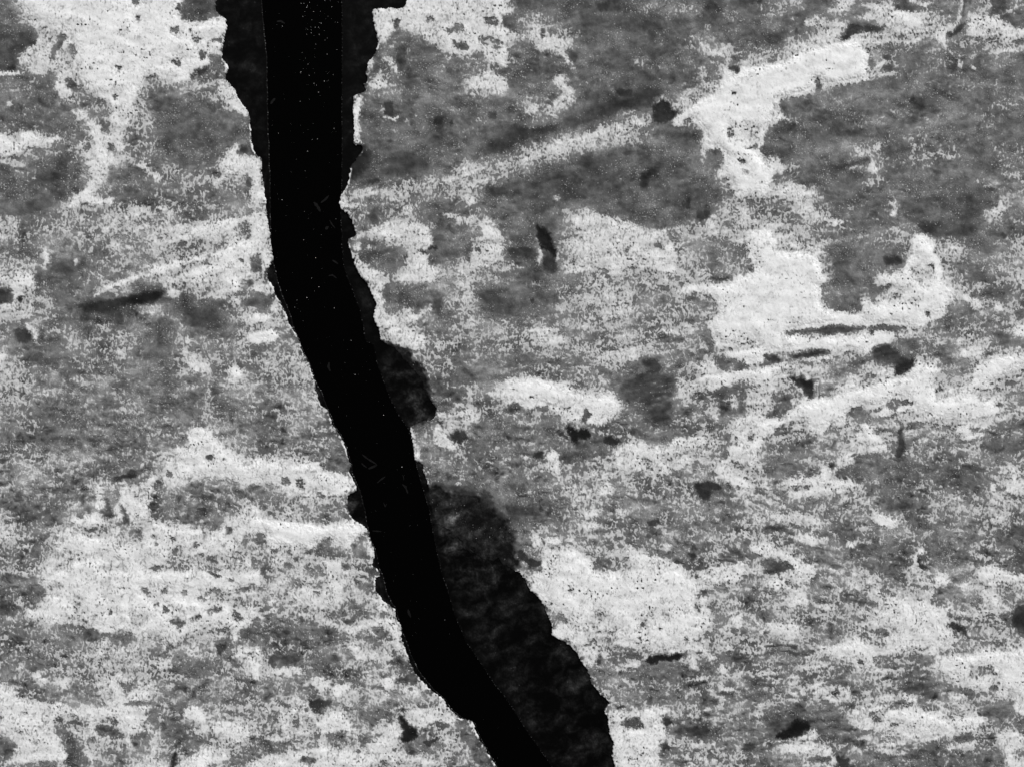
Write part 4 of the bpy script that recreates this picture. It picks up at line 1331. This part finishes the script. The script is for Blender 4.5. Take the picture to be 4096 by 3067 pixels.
# ------------------------------------------------------------------ ice relief and tone
TOP = 0.075
relief = 0.022 * pn(PX / 150, PY / 90, 61) + 0.014 * pn(PX / 46, PY / 34, 62) + 0.005 * pn(PX / 15, PY / 17, 63)
hollow = -0.03 * np.clip((0.34 - Fs) / 0.25, 0, 1)
zice = (TOP + relief + hollow) * (1 - 0.85 * sm) + 0.022 * sm
tone = veil - 0.012 + (0.095 * pn(PX / 170, PY / 110, 71) + 0.075 * pn(PX / 64, PY / 50, 72) + 0.05 * pn(PX / 30, PY / 26, 75) + 0.035 * pn(PX / 16, PY / 14, 73) + 0.05 * pn(PX / 4.5, PY / 5, 74)) * np.clip(veil / 0.35, 0.3, 1)
tone = tone + 0.07 * smooth(depth, -0.22, 0.0) * (F > 0.3)                 # frost fringe round the snow
# bare ice darkens where it thins towards the open channel
edge = np.maximum(lead(blur(M_L, 4.0), PX, PY), lead(blur(M_R, 4.0), PX, PY))
tone = tone * (0.72 + 0.28 * smooth(edge, 0.5, 0.95))
tsn = full + 0.04 * pn(PX / 70, PY / 50, 84) + 0.04 * pn(PX / 30, PY / 24, 81) + 0.045 * pn(PX / 10, PY / 12, 82) + 0.05 * pn(PX / 4.5, PY / 4.5, 83)
tsn = np.clip(veil + (tsn - veil) * (0.05 + 0.95 * np.clip((depth + 0.04) / 0.36, 0, 1) ** 0.8), 0.3, 0.955)   # thin snow lets the ice show through

def sheet_z(v): return zice - (zice + 0.25) * (1 - smooth(v, 0.34, 0.56))
zL, zR = sheet_z(vL), sheet_z(vR)

# thin new ice along the banks
upper = smooth(PY, 1380, 1600)
amp = (0.075 + 0.13 * upper * (1 - 0.75 * smooth(PY, 2120, 2450))) * (0.15 + 0.85 * smooth(np.maximum(lead(blur(M_LW, 5.0), PX, PY), lead(blur(M_RW, 7.0), PX, PY)), 0.45, 0.98))
tthin = 0.006 + amp * cl ** 1.8
fleck = np.maximum(pn(PX / 4.5, PY / 4.5, 94), 0)
rim = np.exp(-((np.maximum(vLW * (vLW < 0.97), vRW * (vRW < 0.97)) - 0.6) / 0.22) ** 2)
tthin = np.clip(tthin + rim * np.clip(fleck * 1.6 - 0.42, 0, 0.6) + np.clip(fleck * smooth(cl, 0.3, 0.9) - 0.62, 0, 0.5) * 0.7, 0, 0.8)
zt = 0.02 + 0.0 * cl
def thin_z(v): return zt - (zt + 0.12) * (1 - smooth(v, 0.35, 0.65))
zTL, zTR = thin_z(vLW), thin_z(vRW)

# ------------------------------------------------------------------ materials
def surface_mat(name, rough, spec, k, bump=0.0, bscale=30.0):
    m = bpy.data.materials.new(name); m.use_nodes = True
    t = m.node_tree; b = t.nodes["Principled BSDF"]
    at = t.nodes.new("ShaderNodeAttribute"); at.attribute_name = "tone"
    mul = t.nodes.new("ShaderNodeMath"); mul.operation = 'MULTIPLY'; mul.inputs[1].default_value = k
    t.links.new(at.outputs["Fac"], mul.inputs[0]); t.links.new(mul.outputs[0], b.inputs["Base Color"])
    b.inputs["Roughness"].default_value = rough; b.inputs["Specular IOR Level"].default_value = spec
    if bump:
        tc = t.nodes.new("ShaderNodeTexCoord"); nz = t.nodes.new("ShaderNodeTexNoise")
        nz.inputs["Scale"].default_value = bscale; nz.inputs["Detail"].default_value = 3
        bp = t.nodes.new("ShaderNodeBump"); bp.inputs["Strength"].default_value = bump; bp.inputs["Distance"].default_value = 0.02
        t.links.new(tc.outputs["Object"], nz.inputs["Vector"]); t.links.new(nz.outputs["Fac"], bp.inputs["Height"])
        t.links.new(bp.outputs["Normal"], b.inputs["Normal"])
    return m
ALB = 0.90
MAT_SNOW = surface_mat("snow", 0.85, 0.1, ALB, 0.3, 34)
MAT_ICE = surface_mat("ice", 0.55, 0.12, ALB, 0.35, 26)
MAT_THIN = surface_mat("thin_ice", 0.5, 0.05, ALB)
MAT_GRAIN = bpy.data.materials.new("ice_grain"); MAT_GRAIN.use_nodes = True
b_ = MAT_GRAIN.node_tree.nodes["Principled BSDF"]; b_.inputs["Base Color"].default_value = (.85, .85, .85, 1); b_.inputs["Roughness"].default_value = 0.4
MAT_SLIV = bpy.data.materials.new("clear_ice"); MAT_SLIV.use_nodes = True
tt = MAT_SLIV.node_tree; b_ = tt.nodes["Principled BSDF"]; b_.inputs["Roughness"].default_value = 0.5; b_.inputs["Specular IOR Level"].default_value = 0.1
tc_ = tt.nodes.new("ShaderNodeTexCoord"); nz_ = tt.nodes.new("ShaderNodeTexNoise"); nz_.inputs["Scale"].default_value = 14
rp_ = tt.nodes.new("ShaderNodeValToRGB"); rp_.color_ramp.elements[0].color = (.004, .004, .004, 1); rp_.color_ramp.elements[0].position = 0.35
rp_.color_ramp.elements[1].color = (.007, .007, .007, 1); rp_.color_ramp.elements[1].position = 0.7
tt.links.new(tc_.outputs["Object"], nz_.inputs["Vector"]); tt.links.new(nz_.outputs["Fac"], rp_.inputs[0]); tt.links.new(rp_.outputs[0], b_.inputs["Base Color"])
MAT_WATER = bpy.data.materials.new("black_water"); MAT_WATER.use_nodes = True
tw = MAT_WATER.node_tree; b_ = tw.nodes["Principled BSDF"]; b_.inputs["Base Color"].default_value = (.0006, .0006, .0006, 1)
b_.inputs["Roughness"].default_value = 0.12; b_.inputs["Specular IOR Level"].default_value = 0.03
tcw = tw.nodes.new("ShaderNodeTexCoord"); nzw = tw.nodes.new("ShaderNodeTexNoise"); nzw.inputs["Scale"].default_value = 1.6; nzw.inputs["Detail"].default_value = 4
bpw = tw.nodes.new("ShaderNodeBump"); bpw.inputs["Strength"].default_value = 0.06
tw.links.new(tcw.outputs["Object"], nzw.inputs["Vector"]); tw.links.new(nzw.outputs["Fac"], bpw.inputs["Height"]); tw.links.new(bpw.outputs["Normal"], b_.inputs["Normal"])

# ------------------------------------------------------------------ mesh builder
WX = ((PX - W0 / 2) / PXM).astype(np.float32); WY = ((H0 / 2 - PY) / PXM).astype(np.float32)
def grid_object(name, Z, tone_srgb, quads, mat, parent=None):
    """quads: boolean (ny-1, nx-1); builds only those cells of the survey grid"""
    j, i = np.nonzero(quads)
    if len(j) == 0: return None
    a = j * nx + i
    f = np.stack([a, a + nx, a + nx + 1, a + 1], 1).ravel()
    used, inv = np.unique(f, return_inverse=True)
    me = bpy.data.meshes.new(name)
    nv, nf = len(used), len(j)
    me.vertices.add(nv); me.loops.add(nf * 4); me.polygons.add(nf)
    co = np.empty((nv, 3), np.float32)
    co[:, 0] = WX.ravel()[used]; co[:, 1] = WY.ravel()[used]; co[:, 2] = Z.ravel()[used]
    me.vertices.foreach_set("co", co.ravel())
    me.loops.foreach_set("vertex_index", inv.ravel().astype(np.int32))
    me.polygons.foreach_set("loop_start", (np.arange(nf) * 4).astype(np.int32))
    me.polygons.foreach_set("use_smooth", np.ones(nf, bool))
    me.update(calc_edges=True)
    at = me.attributes.new("tone", 'FLOAT', 'POINT')
    at.data.foreach_set("value", s2l(tone_srgb.ravel()[used]).astype(np.float32))
    me.materials.append(mat)
    o = bpy.data.objects.new(name, me); COL.objects.link(o)
    if parent: o.parent = parent
    return o
def cells_any(m): return m[:-1, :-1] | m[1:, :-1] | m[:-1, 1:] | m[1:, 1:]
def tag(o, label, cat, group=None, kind=None):
    if label: o["label"] = label
    if cat: o["category"] = cat
    if group: o["group"] = group
    if kind: o["kind"] = kind

# ------------------------------------------------------------------ setting: water
me = bpy.data.meshes.new("water")
me.from_pydata([(-900, -900, 0), (900, -900, 0), (900, 900, 0), (-900, 900, 0)], [], [(0, 1, 2, 3)])
me.materials.append(MAT_WATER)
o = bpy.data.objects.new("water", me); COL.objects.link(o); tag(o, "still black open water in the channel between the two ice sheets", None, kind="structure")

# ------------------------------------------------------------------ the two ice sheets and their thin ice margins
onL, onR = vL > 0.02, vR > 0.02
def sheet_root(x, y):
    o = bpy.data.objects.new("ice_sheet", None); COL.objects.link(o); o.empty_display_size = 0.5
    return o
shL = sheet_root(-13, 0); grid_object("bare_ice", zL, tone, cells_any(onL), MAT_ICE, shL)
tag(shL, "grey snow flecked ice sheet on the left of the black water channel", "ice sheet", "ice sheets either side of the channel")
shR = sheet_root(8, 0); grid_object("bare_ice", zR, tone, cells_any(onR), MAT_ICE, shR)
tag(shR, "grey snow flecked ice sheet on the right of the black water channel", "ice sheet", "ice sheets either side of the channel")
nearL = (vLW > 0.02) & (vL < 0.98) & (PX < 2600)
nearR = (vRW > 0.02) & (vR < 0.98) & (PX > 900)
t = grid_object("thin_ice", zTL, tthin, cells_any(nearL), MAT_THIN, shL); t["label"] = "dark thin ice ledge along the left rim of the channel"
t = grid_object("thin_ice", zTR, tthin, cells_any(nearR), MAT_THIN, shR); t["label"] = "dark mottled thin ice ledge along the right rim of the channel"

# ------------------------------------------------------------------ snow: every traced patch is a thing, the rest is loose snow
ZI = np.where(vR > vL, zR, zL)
ZS = ZI + np.where(depth > -0.25, zsnow, -0.05)
sheet = np.maximum(vL, vR)
snow = (depth > 0) & (sheet > 0.36)
ZS = np.where(sheet > 0.30, ZS, ZI - 0.05)
cs = cells_any(snow)
pc = np.maximum(np.maximum(pid[:-1, :-1], pid[1:, :-1]), np.maximum(pid[:-1, 1:], pid[1:, 1:]))
for k, lab in enumerate(LABELS):
    q = cs & (pc == k)
    o = grid_object("snow_patch", ZS, tsn, q, MAT_SNOW)
    if o: tag(o, lab, "snow patch", "snow patches on the ice")
o = grid_object("loose_snow", ZS, tsn, cs & (pc < 0), MAT_SNOW)
tag(o, "thin wind blown snow scattered in specks and streaks over the bare ice", "snow", kind="stuff")

# ------------------------------------------------------------------ floating slivers and grains in the open water
def P(tile, x, y):
    ox = (int(tile[1]) - 1) * 1024; oy = {'A': 0, 'B': 768, 'C': 1536, 'D': 2299}[tile[0]]
    return ((ox + x * 1024 / 2208 - W0 / 2) / PXM, (H0 / 2 - oy - y * 1024 / 2208) / PXM)
def sliver(path, width, label):
    """flat shard of clear ice following a traced line, 8 mm thick, ragged width"""
    r = random.Random(label); L = []; R = []
    n_ = len(path)
    dense = []
    for a, b in zip(path[:-1], path[1:]):
        for q in range(6): dense.append((a[0] + (b[0] - a[0]) * q / 6, a[1] + (b[1] - a[1]) * q / 6))
    dense.append(path[-1])
    for i, p in enumerate(dense):
        a = dense[max(0, i - 1)]; b = dense[min(len(dense) - 1, i + 1)]
        dx_, dy_ = b[0] - a[0], b[1] - a[1]; l = math.hypot(dx_, dy_) or 1
        w = width * (0.35 + 0.65 * math.sin(math.pi * (i + 0.6) / (len(dense) + 0.2))) * r.uniform(0.6, 1.3)
        L.append((p[0] - dy_ / l * w, p[1] + dx_ / l * w)); R.append((p[0] + dy_ / l * w, p[1] - dx_ / l * w))
    ring = L + R[::-1]; m_ = len(dense); vs = [(x, y, 0.012) for x, y in ring] + [(x, y, 0.003) for x, y in ring]
    fs = [(i, i + 1, 2 * m_ - 2 - i, 2 * m_ - 1 - i)[::-1] for i in range(m_ - 1)]
    N = 2 * m_
    fs += [(i, i + N, (i + 1) % N + N, (i + 1) % N) for i in range(N)]
    me = bpy.data.meshes.new("ice_sliver"); me.from_pydata(vs, [], fs); me.materials.append(MAT_SLIV)
    o = bpy.data.objects.new("ice_sliver", me); COL.objects.link(o)
    tag(o, label, "ice sliver", "ice slivers floating in the channel")
SL = [
 ("C2", [(915,605),(960,640),(1040,690)], .035, "long straight dim ice sliver, upper stroke of the V shaped cluster in the channel"),
 ("C2", [(1045,695),(1010,712),(970,728)], .05, "short wide dim ice sliver at the tip of the V shaped cluster in the channel"),
 ("C2", [(910,680),(930,700),(955,718)], .03, "short thin ice sliver at the open end of the V shaped cluster in the channel"),
 ("C2", [(1045,850),(1080,820),(1115,795)], .03, "dim ice sliver slanting up to the right below the V shaped cluster"),
 ("C2", [(1262,862),(1290,885),(1310,940)], .045, "bent dim ice sliver near the right rim, level with the V shaped cluster"),
 ("C2", [(1100,1020),(1116,1055),(1126,1030)], .02, "tiny check mark shaped ice sliver in the channel below the V shaped cluster"),
 ("C2", [(1005,1262),(1045,1266),(1080,1268)], .03, "thin level ice sliver against the left rim of the channel, lower half"),
 ("C2", [(1265,780),(1272,800),(1275,825)], .02, "tiny upright ice sliver above the bent one near the right rim"),
 ("B2", [(500,90),(530,125),(555,170)], .06, "broad dim ice sliver slanting down to the right, left of a pair, upper channel"),
 ("B2", [(560,95),(600,65),(628,32)], .035, "dim ice sliver slanting up to the right, right of a pair, upper channel"),
 ("B2", [(635,245),(655,280),(682,315)], .025, "thin ice sliver slanting down to the right under a pair of slivers, upper channel"),
 ("B2", [(600,325),(612,310),(626,300)], .05, "stubby ice sliver in the upper channel beside the right rim"),
 ("B2", [(660,590),(685,605),(708,622)], .035, "short ice sliver close to the right rim where the channel starts to bend"),
 ("B2", [(625,725),(660,718),(695,745)], .035, "arched ice sliver near the right rim just below the start of the bend"),
 ("B2", [(630,1470),(625,1510),(640,1545)], .045, "upright blurred ice sliver in the channel well below the bend"),
 ("A2", [(180,188),(215,184),(248,205)], .04, "faint hooked ice sliver near the top of the channel"),
 ("A2", [(128,898),(145,872),(165,850)], .05, "faint stubby ice sliver by the left rim in the upper channel"),
 ("D2", [(1312,295),(1318,325),(1335,362)], .05, "faint ice sliver near the left rim in the lowest stretch of the channel"),
]
for tl, pts, w, lab in SL: sliver([P(tl, *p) for p in pts], w, lab)

rg = random.Random(5)
gv, gf = [], []
def grain(x, y, r_):
    k = len(gv); a0 = rg.uniform(0, 6)
    for i in range(5): gv.append((x + r_ * math.cos(a0 + i * 1.2566) * rg.uniform(.7, 1.5), y + r_ * math.sin(a0 + i * 1.2566) * rg.uniform(.6, 1), 0.004))
    gv.append((x, y, 0.004 + r_ * 0.8))
    for i in range(5): gf.append((k + i, k + (i + 1) % 5, k + 5))
for _ in range(60):                                   # thick near the top of the channel, thinning downstream
    x = rg.triangular(340, 770, 460); y = abs(rg.gauss(330, 330))
    if y > 1500: continue
    wx_, wy_ = P("A2", x, y); grain(wx_, wy_, rg.choice([.005, .006, .008, .010, .013]))
for tl, x, y in [("B2",225,70),("B2",418,170),("B2",565,368),("B2",515,570),("B2",478,745),("B2",440,912),("B2",675,1002),("B2",333,995),("B2",265,852),("B2",543,820),("B2",820,1282),("B2",352,933),("B2",410,415),("B2",690,235),("B2",855,1575),("A2",495,102),("A2",750,147),("A2",228,228),("A2",540,797),("A2",382,876),("A2",530,1200),("A2",445,1307),("A2",195,1152),("C2",1258,713),("C2",1100,265)]:
    wx_, wy_ = P(tl, x, y); grain(wx_, wy_, rg.choice([.009, .012, .015]))
for _ in range(420):                                   # fine frost dust on the water
    y = rg.uniform(-20, 3090); l_ = np.interp(y, [p[1] for p in LEFT_WATER], [p[0] for p in LEFT_WATER]); r_ = np.interp(y, [p[1] for p in RIGHT_WATER], [p[0] for p in RIGHT_WATER])
    x = rg.uniform(l_ + 10, r_ - 10)
    if rg.random() > 0.9 - y / 5000: continue
    grain((x - W0 / 2) / PXM, (H0 / 2 - y) / PXM, rg.uniform(.002, .004))
me = bpy.data.meshes.new("ice_grains"); me.from_pydata(gv, [], gf); me.materials.append(MAT_GRAIN)
o = bpy.data.objects.new("ice_grains", me); COL.objects.link(o); tag(o, "bright ice grains sprinkled over the black water, thickest near the top", "ice grains", kind="stuff")
